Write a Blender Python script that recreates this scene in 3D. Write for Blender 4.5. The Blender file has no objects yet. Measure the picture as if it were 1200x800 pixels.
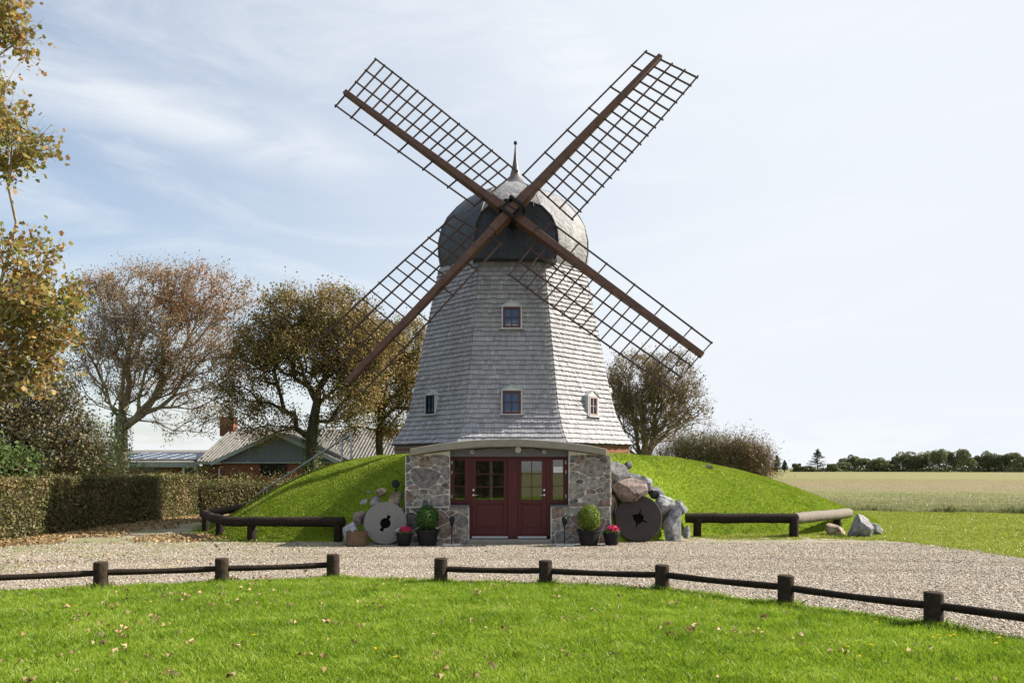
import bpy, bmesh, math, random
import numpy as np
from mathutils import Vector, Matrix, noise as mnoise

# ------------------------------------------------------------------ camera, sky, sun, exposure
S = bpy.context.scene
COL = S.collection
F, HY, EYE = 933.0, 548.0, 1.85           # focal length in photo pixels, horizon row, eye height
cam_d = bpy.data.cameras.new('camera'); cam = bpy.data.objects.new('camera', cam_d); COL.objects.link(cam)
cam.location = (0, 0, EYE); cam.rotation_euler = (math.radians(90), 0, 0)
cam_d.sensor_width = 36; cam_d.lens = 36 * F / 1200; cam_d.shift_y = (HY - 400) / 1200
cam_d.clip_start = 0.1; cam_d.clip_end = 6000
S.camera = cam
SUN_AZ, SUN_EL = math.radians(11.5), math.radians(36)      # azimuth measured from +X towards +Y
sdir = Vector((math.cos(SUN_EL) * math.cos(SUN_AZ), math.cos(SUN_EL) * math.sin(SUN_AZ), math.sin(SUN_EL)))
sl = bpy.data.lights.new('sun', 'SUN'); sun = bpy.data.objects.new('sun', sl); COL.objects.link(sun)
sl.energy = 5.0; sl.angle = math.radians(0.5); sl.color = (1.0, 0.92, 0.80)
sun.rotation_euler = sdir.to_track_quat('Z', 'Y').to_euler(); sun.location = (30, 10, 30)
world = bpy.data.worlds.new('World'); S.world = world; world.use_nodes = True
SKY_STRENGTH = 0.072
S.view_settings.view_transform = 'Standard'; S.view_settings.look = 'None'
S.view_settings.exposure = 1.2; S.view_settings.gamma = 1.0; S.view_settings.use_curve_mapping = False

def build_world():
    nt = world.node_tree; n = nt.nodes; l = nt.links; n.clear()
    out = n.new('ShaderNodeOutputWorld'); bg = n.new('ShaderNodeBackground'); bg.inputs[1].default_value = SKY_STRENGTH
    sky = n.new('ShaderNodeTexSky'); sky.sky_type = 'NISHITA'; sky.sun_disc = False
    sky.sun_elevation = SUN_EL; sky.sun_rotation = math.pi / 2 - SUN_AZ
    sky.air_density = 1.15; sky.dust_density = 1.0; sky.ozone_density = 2.0; sky.altitude = 0
    tc = n.new('ShaderNodeTexCoord')
    def math_(op, a, b=None, c=None, clamp=False):
        m = n.new('ShaderNodeMath'); m.operation = op; m.use_clamp = clamp
        for i, v in enumerate((a, b, c)):
            if v is None: continue
            if isinstance(v, (int, float)): m.inputs[i].default_value = v
            else: l.new(v, m.inputs[i])
        return m.outputs[0]
    def dot(v):
        m = n.new('ShaderNodeVectorMath'); m.operation = 'DOT_PRODUCT'; l.new(tc.outputs['Generated'], m.inputs[0])
        m.inputs[1].default_value = v; return m.outputs['Value']
    def nz(scale, detail, mscale, rot=(0, 0, 0), dist=0.0, loc=(0, 0, 0), rough=.55):
        mp = n.new('ShaderNodeMapping'); mp.inputs['Scale'].default_value = mscale; mp.inputs['Rotation'].default_value = rot
        mp.inputs['Location'].default_value = loc
        l.new(tc.outputs['Generated'], mp.inputs[0])
        t = n.new('ShaderNodeTexNoise'); t.inputs['Scale'].default_value = scale; t.inputs['Detail'].default_value = detail
        t.inputs['Roughness'].default_value = rough
        t.inputs['Distortion'].default_value = dist; l.new(mp.outputs[0], t.inputs['Vector']); return t.outputs[0]
    def rng(v, a, b, c=0.0, d=1.0):
        m = n.new('ShaderNodeMapRange'); m.interpolation_type = 'SMOOTHSTEP'; l.new(v, m.inputs[0])
        for i, q in enumerate((a, b, c, d)): m.inputs[i + 1].default_value = q
        return m.outputs[0]
    # streak of cirrus: a great-circle band through two directions
    def band(p1, p2, width, x0, x1):
        a = Vector(((p1[0] - 600) / F, 1, (HY - p1[1]) / F)).normalized(); b = Vector(((p2[0] - 600) / F, 1, (HY - p2[1]) / F)).normalized()
        nn = a.cross(b).normalized()
        d = math_('ABSOLUTE', dot(nn)); m = rng(d, 0.0, width, 1.0, 0.0)
        xx = dot((1, 0, 0)); return math_('MULTIPLY', m, math_('MULTIPLY', rng(xx, x0[0], x0[1]), rng(xx, x1[0], x1[1], 1.0, 0.0)))
    wisps = rng(nz(2.6, 9, (1.0, 1.0, 4.5), (0.0, 0.38, 0.3), 1.1, (1.3, 0.2, 0), .62), 0.40, 0.72)
    fine = rng(nz(9, 8, (1, 1, 3.5), (0, -0.5, 0.2), 0.9), 0.32, 0.66)
    b1 = math_('MULTIPLY', band((0, 82), (420, 190), 0.055, (-.80, -.45), (-.30, -.06)), rng(nz(4, 9, (1, 1, 5), (0, 0.42, 0.2), 1.0, (0, 0, 0), .6), 0.12, 0.75))
    b2 = math_('MULTIPLY', band((600, 40), (760, 110), 0.075, (-.06, .06), (.10, .24)), rng(nz(4.5, 9, (1, 1, 4), (0, 0.42, 0.2), 1.5, (4, 0, 2), .65), 0.25, 0.7))
    low = math_('MULTIPLY', rng(dot((0, 0, 1)), 0.0, 0.11, 1.0, 0.0), rng(nz(7, 7, (1, 1, 6), (0, 0, 0), 0.3, (3, 1, 0)), 0.38, 0.62))
    cl = math_('MAXIMUM', math_('MULTIPLY', wisps, 0.38), math_('MULTIPLY', math_('MAXIMUM', b1, b2), 0.85))
    cl = math_('MAXIMUM', cl, math_('MULTIPLY', low, 0.8), clamp=True)
    # thin high veil, denser towards the sun
    veil = math_('ADD', rng(dot(tuple(sdir)), -0.35, 0.72, 0.08, 1.0), rng(dot((0, 0, 1)), 0.0, 0.35, 0.35, 0.0), clamp=True)
    def blend(f, a, b):
        mx = n.new('ShaderNodeMix'); mx.data_type = 'RGBA'; l.new(f, mx.inputs[0]); l.new(a, mx.inputs[6]); mx.inputs[7].default_value = b; return mx.outputs[2]
    c0 = blend(veil, sky.outputs[0], VEIL); c1 = blend(cl, c0, CLOUD)
    l.new(c1, bg.inputs[0]); l.new(bg.outputs[0], out.inputs[0])
VEIL = (5.25, 5.55, 5.9, 1)
CLOUD = (5.75, 5.95, 6.15, 1)
build_world()
S.render.engine = 'CYCLES'
S.cycles.max_bounces = 6; S.cycles.diffuse_bounces = 3; S.cycles.glossy_bounces = 3; S.cycles.transparent_max_bounces = 8
S.cycles.transmission_bounces = 4; S.cycles.use_denoising = True; S.cycles.caustics_reflective = False; S.cycles.caustics_refractive = False

# ------------------------------------------------------------------ helpers
R = math.radians
def W(px, py, d): return Vector(((px - 600) / F * d, d, EYE + (HY - py) / F * d))   # a photo point at a known distance
def G(px, py): d = EYE * F / (py - HY); return Vector(((px - 600) / F * d, d, 0))     # a photo point on level ground

class MB:
    def __init__(s): s.v = []; s.f = []; s.m = []
    def add(s, vs, fs, mi=0):
        b = len(s.v); s.v += [tuple(v) for v in vs]; s.f += [tuple(i + b for i in f) for f in fs]; s.m += [mi] * len(fs)
    def box(s, c, size, rot=None, mi=0):
        c = Vector(c); h = Vector(size) / 2; M = rot if rot is not None else Matrix.Identity(3)
        vs = [c + M @ Vector((x * h.x, y * h.y, z * h.z)) for x in (-1, 1) for y in (-1, 1) for z in (-1, 1)]
        s.add(vs, [(0, 1, 3, 2), (4, 6, 7, 5), (0, 4, 5, 1), (2, 3, 7, 6), (0, 2, 6, 4), (1, 5, 7, 3)], mi)
    def beam(s, a, b, w, h, up=(0, 0, 1), mi=0, w2=None, h2=None):
        a = Vector(a); b = Vector(b); d = (b - a).normalized(); x = d.cross(Vector(up)).normalized(); z = x.cross(d)
        w2 = w if w2 is None else w2; h2 = h if h2 is None else h2
        vs = [p + x * sx * ww / 2 + z * sz * hh / 2 for p, ww, hh in ((a, w, h), (b, w2, h2)) for sx, sz in ((-1, -1), (1, -1), (1, 1), (-1, 1))]
        s.add(vs, [(3, 2, 1, 0), (4, 5, 6, 7), (0, 1, 5, 4), (1, 2, 6, 5), (2, 3, 7, 6), (3, 0, 4, 7)], mi)
    def tube(s, pts, r, n=8, cap=True, mi=0):
        pts = [Vector(p) for p in pts]; rs = r if isinstance(r, (list, tuple)) else [r] * len(pts)
        vs = []; x = None
        for i, p in enumerate(pts):
            d = (pts[min(i + 1, len(pts) - 1)] - pts[max(i - 1, 0)]).normalized()
            if x is None:
                x = d.cross(Vector((0.123, 0.3, 1))); x = x if x.length > .05 else d.cross(Vector((1, 0, 0)))
            x = (x - d * x.dot(d)).normalized(); y = d.cross(x)
            vs += [p + (x * math.cos(2 * math.pi * k / n) + y * math.sin(2 * math.pi * k / n)) * rs[i] for k in range(n)]
        fs = [(i * n + k, i * n + (k + 1) % n, (i + 1) * n + (k + 1) % n, (i + 1) * n + k) for i in range(len(pts) - 1) for k in range(n)]
        if cap: fs += [tuple(range(n))[::-1], tuple(range((len(pts) - 1) * n, len(pts) * n))]
        s.add(vs, fs, mi)
    def lathe(s, prof, n=24, c=(0, 0, 0), mi=0, M=None, phase=0.0, cap=True):
        c = Vector(c); M = M or Matrix.Identity(3)
        vs = [c + M @ Vector((r * math.cos(2 * math.pi * (k + phase) / n), r * math.sin(2 * math.pi * (k + phase) / n), z)) for r, z in prof for k in range(n)]
        fs = [(i * n + k, i * n + (k + 1) % n, (i + 1) * n + (k + 1) % n, (i + 1) * n + k) for i in range(len(prof) - 1) for k in range(n)]
        if cap: fs += [tuple(range(n))[::-1], tuple(range((len(prof) - 1) * n, len(prof) * n))]
        s.add(vs, fs, mi)
    def prism(s, poly, y0, y1, mi=0):
        """outline in x,z (counter-clockwise seen from -Y), from y0 (front) to y1"""
        n = len(poly); vs = [(x, y0, z) for x, z in poly] + [(x, y1, z) for x, z in poly]
        s.add(vs, [tuple(range(n)), tuple(range(n, 2 * n))[::-1]] + [(i, n + i, n + (i + 1) % n, (i + 1) % n) for i in range(n)], mi)
    def build(s, name, mat, parent=None, smooth=False, bevel=0, seg=1, loc=None):
        me = bpy.data.meshes.new(name); me.from_pydata(s.v, [], s.f)
        for m in (mat if isinstance(mat, (list, tuple)) else [mat]): me.materials.append(m)
        if any(s.m): me.polygons.foreach_set('material_index', s.m)
        bm = bmesh.new(); bm.from_mesh(me); bmesh.ops.recalc_face_normals(bm, faces=bm.faces); bm.to_mesh(me); bm.free()
        if smooth:
            me.polygons.foreach_set('use_smooth', [True] * len(me.polygons)); me.set_sharp_from_angle(angle=R(smooth if smooth is not True else 40))
        o = bpy.data.objects.new(name, me); COL.objects.link(o)
        if parent: o.parent = parent; o.matrix_parent_inverse = parent_inv(parent)
        if loc is not None: o.location = loc
        if bevel:
            md = o.modifiers.new('edge', 'BEVEL'); md.width = bevel; md.segments = seg; md.limit_method = 'ANGLE'; md.angle_limit = R(35)
        return o
def parent_inv(p):
    return Matrix.LocRotScale(p.location, p.rotation_euler, p.scale).inverted()
def tag(o, label=None, cat=None, group=None, kind=None):
    for k, v in (('label', label), ('category', cat), ('group', group), ('kind', kind)):
        if v: o[k] = v
    return o
def thing(name, loc, label, cat, group=None):
    o = bpy.data.objects.new(name, None); COL.objects.link(o); o.location = loc; o.empty_display_size = .3
    return tag(o, label, cat, group)
def np_obj(name, V, Fc, mat, parent=None, smooth=False, normals=None):
    V = np.ascontiguousarray(V, dtype=np.float32); Fc = np.ascontiguousarray(Fc, dtype=np.int32)
    me = bpy.data.meshes.new(name); k = Fc.shape[1]
    me.vertices.add(len(V)); me.vertices.foreach_set('co', V.ravel())
    me.loops.add(Fc.size); me.loops.foreach_set('vertex_index', Fc.ravel())
    me.polygons.add(len(Fc)); me.polygons.foreach_set('loop_start', np.arange(0, Fc.size, k, dtype=np.int32))
    if smooth: me.polygons.foreach_set('use_smooth', np.ones(len(Fc), dtype=bool))
    me.update(calc_edges=True); me.materials.append(mat)
    o = bpy.data.objects.new(name, me); COL.objects.link(o)
    if parent: o.parent = parent; o.matrix_parent_inverse = parent_inv(parent)
    return o

# ---- materials
def hexc(c): return (c[0], c[1], c[2], 1)
class NM:
    def __init__(s, name):
        s.mat = bpy.data.materials.new(name); s.mat.use_nodes = True; s.nt = s.mat.node_tree; s.n = s.nt.nodes; s.l = s.nt.links
        s.b = s.n['Principled BSDF']; s.out = s.n['Material Output']; s._tc = None
    def tc(s, k='Object'):
        if not s._tc: s._tc = s.n.new('ShaderNodeTexCoord')
        return s._tc.outputs[k]
    def pos(s): return s.geo().outputs['Position']
    def geo(s):
        if not hasattr(s, '_g'): s._g = s.n.new('ShaderNodeNewGeometry')
        return s._g
    def island(s): return s.geo().outputs['Random Per Island']
    def noise(s, scale, detail=5, rough=.55, vec=None, mscale=None, dist=0, out=0):
        t = s.n.new('ShaderNodeTexNoise'); t.inputs['Scale'].default_value = scale; t.inputs['Detail'].default_value = detail
        t.inputs['Roughness'].default_value = rough; t.inputs['Distortion'].default_value = dist
        v = vec or s.pos()
        if mscale: v = s.map(v, mscale)
        s.l.new(v, t.inputs['Vector']); return t.outputs[out]
    def map(s, v, scale=(1, 1, 1), rot=(0, 0, 0), loc=(0, 0, 0)):
        m = s.n.new('ShaderNodeMapping'); m.inputs['Scale'].default_value = scale; m.inputs['Rotation'].default_value = rot; m.inputs['Location'].default_value = loc
        s.l.new(v, m.inputs[0]); return m.outputs[0]
    def vor(s, scale, feature='F1', out='Distance', rand=1.0, vec=None):
        t = s.n.new('ShaderNodeTexVoronoi'); t.feature = feature; t.inputs['Scale'].default_value = scale; t.inputs['Randomness'].default_value = rand
        s.l.new(vec or s.pos(), t.inputs['Vector']); return t.outputs[out]
    def ramp(s, v, stops, interp='LINEAR'):
        r = s.n.new('ShaderNodeValToRGB'); r.color_ramp.interpolation = interp; e = r.color_ramp.elements
        while len(e) < len(stops): e.new(.5)
        for i, (p, c) in enumerate(stops): e[i].position = p; e[i].color = hexc(c) if not isinstance(c, (int, float)) else (c, c, c, 1)
        s.l.new(v, r.inputs[0]); return r.outputs[0]
    def mix(s, f, a, b, mode='MIX'):
        m = s.n.new('ShaderNodeMix'); m.data_type = 'RGBA'; m.blend_type = mode
        for i, q in ((0, f), (6, a), (7, b)):
            if isinstance(q, (int, float)): m.inputs[i].default_value = q if i == 0 else (q, q, q, 1)
            elif isinstance(q, tuple): m.inputs[i].default_value = hexc(q)
            else: s.l.new(q, m.inputs[i])
        return m.outputs[2]
    def math(s, op, a, b=0.0, clamp=False):
        m = s.n.new('ShaderNodeMath'); m.operation = op; m.use_clamp = clamp
        for i, v in enumerate((a, b)):
            if isinstance(v, (int, float)): m.inputs[i].default_value = v
            else: s.l.new(v, m.inputs[i])
        return m.outputs[0]
    def rng(s, v, a, b, c=0., d=1.):
        m = s.n.new('ShaderNodeMapRange'); s.l.new(v, m.inputs[0])
        for i, q in enumerate((a, b, c, d)): m.inputs[i + 1].default_value = q
        return m.outputs[0]
    def sep(s, v):
        m = s.n.new('ShaderNodeSeparateXYZ'); s.l.new(v, m.inputs[0]); return m.outputs
    def col(s, c):
        if isinstance(c, tuple): s.b.inputs['Base Color'].default_value = hexc(c)
        else: s.l.new(c, s.b.inputs['Base Color'])
        return s
    def rough(s, r):
        if isinstance(r, (int, float)): s.b.inputs['Roughness'].default_value = r
        else: s.l.new(r, s.b.inputs['Roughness'])
        return s
    def spec(s, v): s.b.inputs['Specular IOR Level'].default_value = v; return s
    def metal(s, v=1.0): s.b.inputs['Metallic'].default_value = v; return s
    def bump(s, h, strength=.5, dist=.02):
        b = s.n.new('ShaderNodeBump'); b.inputs['Strength'].default_value = strength; b.inputs['Distance'].default_value = dist
        s.l.new(h, b.inputs['Height']); s.l.new(b.outputs[0], s.b.inputs['Normal']); return s
    def translucent(s, f=.4, col=None):
        t = s.n.new('ShaderNodeBsdfTranslucent'); mx = s.n.new('ShaderNodeMixShader'); mx.inputs[0].default_value = f
        bc = s.b.inputs['Base Color']
        if col is not None: s.l.new(col, t.inputs[0])
        elif bc.is_linked: s.l.new(bc.links[0].from_socket, t.inputs[0])
        else: t.inputs[0].default_value = bc.default_value
        s.l.new(s.b.outputs[0], mx.inputs[1]); s.l.new(t.outputs[0], mx.inputs[2]); s.l.new(mx.outputs[0], s.out.inputs[0]); return s

def plain(name, c, r=.6, spec=.5, metal=0, var=.25, scale=6, bump=0, bscale=60):
    m = NM(name); v = m.noise(scale, 6, .6); k = 1 - var
    m.col(m.mix(v, tuple(q * k for q in c), tuple(min(1, q * (1 + var)) for q in c))).rough(r).spec(spec).metal(metal)
    if bump: m.bump(m.noise(bscale, 4), bump, .01)
    return m.mat
def leaf_mat(name, cols, patch=.6, trans=.35, rough=.55, spec=.3):
    m = NM(name); k = len(cols)
    r = m.math('ADD', m.math('MULTIPLY', m.island(), 1 - patch * .6), m.math('MULTIPLY', m.math('SUBTRACT', m.noise(patch_scale.get(name, .6), 3), .32), patch * 1.3), clamp=True)
    c = m.ramp(r, [(i / (k - 1), q) for i, q in enumerate(cols)])
    m.col(c).rough(rough).spec(spec).translucent(trans); return m.mat
patch_scale = {}
M = {}
# weathered oak shingles
m = NM('shingle_wood'); isl = m.island()
base = m.ramp(isl, [(0, (.27, .272, .298)), (.3, (.315, .318, .345)), (.7, (.35, .355, .385)), (.93, (.38, .385, .415)), (1, (.44, .445, .48))])
grain = m.noise(9, 5, .6, mscale=(6, 6, .8)); big = m.noise(.55, 4, .6, mscale=(1, 1, .6))
c = m.mix(m.rng(grain, .3, .7), m.mix(1, base, (.80, .79, .78), 'MULTIPLY'), m.mix(1, base, (1.12, 1.1, 1.08), 'MULTIPLY'))
c = m.mix(m.rng(big, .35, .7, 0, .45), c, m.mix(1, c, (.72, .68, .64), 'MULTIPLY'))
m.col(c).rough(.8).spec(.25).bump(m.noise(14, 4, .6, mscale=(8, 8, 1)), .35, .01); M['shingle'] = m.mat
M['shingle_end'] = plain('shingle_end_dark', (.075, .065, .062), .9)  # dark butt faces, drawing a line along each course
M['shingle_under'] = plain('shingle_underlay', (.11, .10, .10), .9)
# red-brown painted / stained wood
m = NM('sail_wood'); g = m.noise(4, 8, .75, dist=.6); g2 = m.noise(40, 3, .6, vec=m.tc())
m.col(m.mix(m.rng(g, .3, .7), m.mix(g2, (.045, .021, .017), (.075, .035, .026)), m.mix(g2, (.105, .053, .037), (.16, .085, .06)))).rough(.6).spec(.3).bump(g2, .2, .01); M['stock'] = m.mat
m = NM('sail_lath'); g = m.noise(5, 4, .6)
m.col(m.mix(g, (.04, .022, .018), (.075, .042, .034))).rough(.6).spec(.3); M['lath'] = m.mat
# roofing felt
def felt(name, c0, c1, c2, spec=.35, rough=.62):
    m = NM(name); v = m.noise(2.2, 8, .7, dist=.5); st = m.noise(2.6, 8, .72, mscale=(1, 1, .35))
    cr = m.noise(2.6, 5, .6, dist=1.4)
    m.col(m.mix(m.rng(st, .55, .72, 0, .55), m.mix(m.rng(v, .3, .7), c0, c1), c2)).rough(rough).spec(spec)
    m.bump(m.math('ADD', cr, m.math('MULTIPLY', m.noise(18, 4), .15)), .9, .09); return m.mat
M['felt'] = felt('roofing_felt', (.13, .133, .145), (.25, .25, .26), (.37, .35, .315))
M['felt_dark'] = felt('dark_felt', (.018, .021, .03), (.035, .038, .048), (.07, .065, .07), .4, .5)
M['felt_mid'] = felt('mid_dark_felt', (.035, .04, .052), (.07, .076, .09), (.12, .115, .115), .35, .55)  # darker felt, used on the front-left gore only
M['lead'] = plain('spire_lead', (.085, .08, .082), .5, .5, 0, .45, 5, .3, 20)
M['zinc'] = plain('zinc_sheet', (.44, .455, .475), .5, .5, .0, .2, 8, .2, 14)
M['darkred'] = plain('dark_red_paint', (.068, .009, .009), .45, .35, 0, .2, 3, .15, 40)
M['winred'] = plain('window_red_paint', (.075, .012, .010), .45, .5, 0, .2, 9)
M['greywood'] = plain('bleached_frame_paint', (.30, .24, .22), .6, .3, 0, .2, 9)
M['white'] = plain('white_paint', (.72, .72, .70), .5, .4, 0, .08, 5)
M['black'] = plain('black_plastic', (.012, .012, .013), .6, .2, 0, .2, 9)
M['steel'] = plain('galvanised_steel', (.42, .43, .45), .42, .5, .6, .15, 14)
M['nickel'] = plain('brushed_nickel', (.7, .69, .66), .28, .5, 1, .1, 9)
M['alu'] = plain('aluminium_sill', (.55, .56, .6), .4, .5, .5, .1, 9)
M['slate'] = plain('slate_sill', (.085, .09, .10), .5, .4, 0, .3, 12, .3, 30)
M['leadgrey'] = plain('grey_lintel_board', (.12, .125, .14), .6, .4, 0, .2, 6)
M['dark_in'] = plain('dark_room', (.07, .065, .06), .9, .1)
m = NM('window_glass'); m.col((.03, .075, .18)).rough(.06).spec(.45); m.bump(m.noise(3, 2), .05, .02); M['glass_up'] = m.mat  # blue base colour paints the sky's reflection into the tower panes
m = NM('dark_house_glass'); m.col((.012, .013, .015)).rough(.08).spec(.5); M['glass_house'] = m.mat
def thin_glass(name):
    m = NM(name); t = m.n.new('ShaderNodeBsdfTransparent'); t.inputs[0].default_value = (.75, .8, .8, 1); g = m.n.new('ShaderNodeBsdfGlossy'); g.inputs['Roughness'].default_value = .03
    fr = m.n.new('ShaderNodeFresnel'); fr.inputs[0].default_value = 1.6; mx = m.n.new('ShaderNodeMixShader')
    m.l.new(m.math('ADD', m.math('MULTIPLY', fr.outputs[0], 0.8), .10, True), mx.inputs[0]); m.l.new(t.outputs[0], mx.inputs[1]); m.l.new(g.outputs[0], mx.inputs[2]); m.l.new(mx.outputs[0], m.out.inputs[0]); return m.mat
M['glass'] = thin_glass('door_glass')
# concrete
m = NM('weathered_concrete'); v = m.noise(3, 7, .7); v2 = m.noise(45, 4, .7)
m.col(m.mix(m.rng(v, .3, .7), m.mix(v2, (.14, .13, .105), (.27, .25, .21)), m.mix(v2, (.22, .205, .165), (.35, .325, .275)))).rough(.9).spec(.2).bump(m.math('ADD', v2, v), .5, .015); M['concrete'] = m.mat
# field stone
def stone_mat(name, stops, b=.6, scale=7):
    m = NM(name); isl = m.island(); v = m.noise(scale, 7, .7); sp = m.noise(70, 3, .8)
    c = m.ramp(isl, stops, 'CONSTANT' if len(stops) > 3 else 'LINEAR')
    c = m.mix(m.rng(v, .36, .64), m.mix(1, c, (.45, .45, .47), 'MULTIPLY'), m.mix(1, c, (1.55, 1.52, 1.48), 'MULTIPLY'))
    c = m.mix(m.rng(sp, .60, .74, 0, .45), c, m.mix(1, c, (2.0, 1.95, 1.9), 'MULTIPLY'))
    m.col(c).rough(.85).spec(.3).bump(m.math('ADD', v, m.math('MULTIPLY', sp, .3)), b, .05); return m.mat
M['fieldstone'] = stone_mat('field_stone', [(0, (.245, .23, .21)), (.2, (.10, .10, .106)), (.32, (.20, .145, .125)), (.48, (.28, .26, .235)), (.6, (.165, .16, .158)), (.72, (.23, .175, .145)), (.83, (.195, .19, .19)), (.93, (.30, .28, .255))], .9, 9)
M['mortar'] = plain('pale_mortar', (.60, .57, .51), .95, .1, 0, .25, 8, .6, 25)
M['rock_grey'] = stone_mat('grey_rock', [(0, (.19, .19, .195)), (1, (.19, .19, .195))])
M['rock_pale'] = stone_mat('pale_rock', [(0, (.27, .275, .29)), (1, (.27, .275, .29))])
M['rock_red'] = stone_mat('red_granite', [(0, (.185, .145, .13)), (1, (.185, .145, .13))])
M['rock_tan'] = stone_mat('tan_rock', [(0, (.30, .235, .18)), (1, (.30, .235, .18))])
M['rock_dark'] = stone_mat('dark_rock', [(0, (.10, .105, .12)), (1, (.10, .105, .12))])
M['mill_pale'] = plain('pale_millstone', (.20, .19, .18), .9, .2, 0, .45, 30, .8, 40)
M['mill_dark'] = plain('dark_millstone', (.055, .046, .044), .85, .2, 0, .3, 6, .6, 35)
M['gap_shade'] = plain('gap_shade_rock', (.015, .014, .013), .95, .1, 0, .3, 6, .5, 20)  # near-black colour standing in for shade inside holes and gaps
# bricks
def brick_mat(name, c1, c2, mort, sc=1.0):
    m = NM(name); p = m.sep(m.pos()); cv = m.n.new('ShaderNodeCombineXYZ'); m.l.new(m.math('ADD', p[0], p[1]), cv.inputs[0]); m.l.new(p[2], cv.inputs[1])
    b = m.n.new('ShaderNodeTexBrick'); m.l.new(cv.outputs[0], b.inputs['Vector']); b.inputs['Scale'].default_value = 1
    b.inputs['Brick Width'].default_value = .24 * sc; b.inputs['Row Height'].default_value = .075 * sc; b.inputs['Mortar Size'].default_value = .008 * sc
    b.inputs['Color1'].default_value = hexc(c1); b.inputs['Color2'].default_value = hexc(c2); b.inputs['Mortar'].default_value = hexc(mort)
    m.col(m.mix(m.rng(m.noise(4, 5), .3, .7, 0, .5), b.outputs[0], m.mix(1, b.outputs[0], (.6, .55, .5), 'MULTIPLY'))).rough(.85).spec(.2)
    m.bump(b.outputs['Fac'], -.4, .01); return m.mat
M['brick_base'] = brick_mat('brick_plinth', (.27, .105, .045), (.20, .07, .035), (.25, .2, .16))
M['brick'] = brick_mat('house_brick', (.25, .075, .04), (.17, .05, .03), (.2, .16, .13))
# log timber
def log_mat(name, a, b, c):
    m = NM(name); o = m.tc(); g = m.noise(5, 6, .65, mscale=(3, 3, 3)); g2 = m.noise(28, 4, .7)
    m.col(m.mix(m.rng(g, .3, .72), m.mix(g2, a, b), m.mix(g2, b, c))).rough(.85).spec(.12).bump(m.math('ADD', g, m.math('MULTIPLY', g2, .5)), .8, .02); return m.mat
M['log_dark'] = log_mat('creosoted_log', (.008, .006, .005), (.018, .013, .010), (.05, .036, .028))
M['log_pale'] = log_mat('weathered_pale_log', (.10, .085, .07), (.19, .165, .14), (.27, .24, .20))
M['log_mid'] = log_mat('worn_log', (.012, .008, .006), (.028, .019, .014), (.085, .062, .046))
M['rusty'] = plain('rusty_iron', (.13, .085, .055), .8, .3, 0, .5, 9, .4, 30)
M['soil'] = plain('potting_soil', (.03, .022, .016), .95, .1, 0, .4, 30, .8, 60)
# barks and leaves
def bark(name, a, b):
    m = NM(name); v = m.noise(5, 6, .7, mscale=(3, 3, .8)); m.col(m.mix(m.rng(v, .3, .7), a, b)).rough(.9).spec(.15).bump(v, .8, .04); return m.mat
M['bark_grey'] = bark('grey_bark', (.20, .165, .12), (.42, .36, .27))
M['bark_dark'] = bark('dark_bark', (.04, .034, .026), (.10, .085, .065))
M['bark_brown'] = bark('brown_twigs', (.13, .095, .06), (.27, .205, .14))
patch_scale.update(autumn_maple_leaves=.9, rust_leaves=.45, oak_leaves=.8, olive_leaves=.5, hedge_leaves=.8)
M['leaf_maple'] = leaf_mat('autumn_maple_leaves', [(0.081, 0.115, 0.021), (0.161, 0.184, 0.034), (0.253, 0.218, 0.052), (0.345, 0.218, 0.063), (0.276, 0.138, 0.052), (0.161, 0.092, 0.040)], .7, .4)
M['leaf_rust'] = leaf_mat('rust_leaves', [(0.078, 0.095, 0.028), (0.146, 0.134, 0.050), (0.246, 0.146, 0.056), (0.347, 0.168, 0.067), (0.291, 0.118, 0.056), (0.157, 0.084, 0.050)], .7, .35)
M['leaf_oak'] = leaf_mat('oak_leaves', [(0.073, 0.088, 0.024), (0.159, 0.138, 0.043), (0.256, 0.188, 0.067), (0.342, 0.226, 0.091), (0.378, 0.201, 0.085)], .7, .3)
M['leaf_olive'] = leaf_mat('olive_leaves', [(0.065, 0.072, 0.026), (0.117, 0.104, 0.039), (0.182, 0.130, 0.058), (0.247, 0.156, 0.072)], .6, .3)
M['leaf_dark'] = leaf_mat('dark_undergrowth_leaves', [(.03, .04, .016), (.075, .075, .03), (.16, .12, .06), (.24, .175, .10)], .7, .25)
M['leaf_green'] = leaf_mat('fresh_shrub_leaves', [(.045, .085, .02), (.08, .13, .03), (.15, .20, .06)], .4, .35)
M['leaf_ivy'] = leaf_mat('ivy_leaves', [(.03, .07, .015), (.07, .13, .025), (.15, .20, .04)], .5, .3)
M['leaf_hedge'] = leaf_mat('hedge_leaves', [(0.046, 0.062, 0.018), (0.085, 0.100, 0.027), (0.158, 0.131, 0.050), (0.263, 0.194, 0.088), (0.368, 0.250, 0.125)], .9, .25)
M['leaf_far'] = leaf_mat('distant_leaves', [(.075, .10, .045), (.12, .145, .06), (.18, .19, .08), (.24, .215, .105)], .5, .2)
patch_scale['distant_leaves'] = .03
M['leaf_conifer'] = leaf_mat('conifer_needles', [(.02, .035, .02), (.035, .055, .03)], .3, .1)
M['leaf_box'] = leaf_mat('box_leaves', [(.02, .06, .01), (.05, .12, .02), (.09, .18, .03)], .3, .3)
M['leaf_boxlight'] = leaf_mat('yellow_green_leaves', [(.07, .12, .015), (.15, .21, .025), (.25, .29, .04)], .3, .35)
M['petal'] = leaf_mat('pink_petals', [(.42, .015, .08), (.62, .03, .14), (.7, .08, .2)], .2, .3)
M['petal_white'] = leaf_mat('white_petals', [(.6, .6, .66), (.8, .8, .8)], .2, .3)
M['petal_yellow'] = leaf_mat('yellow_petals', [(.75, .5, .01), (.8, .62, .02)], .2, .2)
M['fallen'] = leaf_mat('fallen_leaf', [(.13, .075, .035), (.23, .145, .065), (.34, .24, .12), (.42, .33, .20)], .2, .2, .7)
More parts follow.
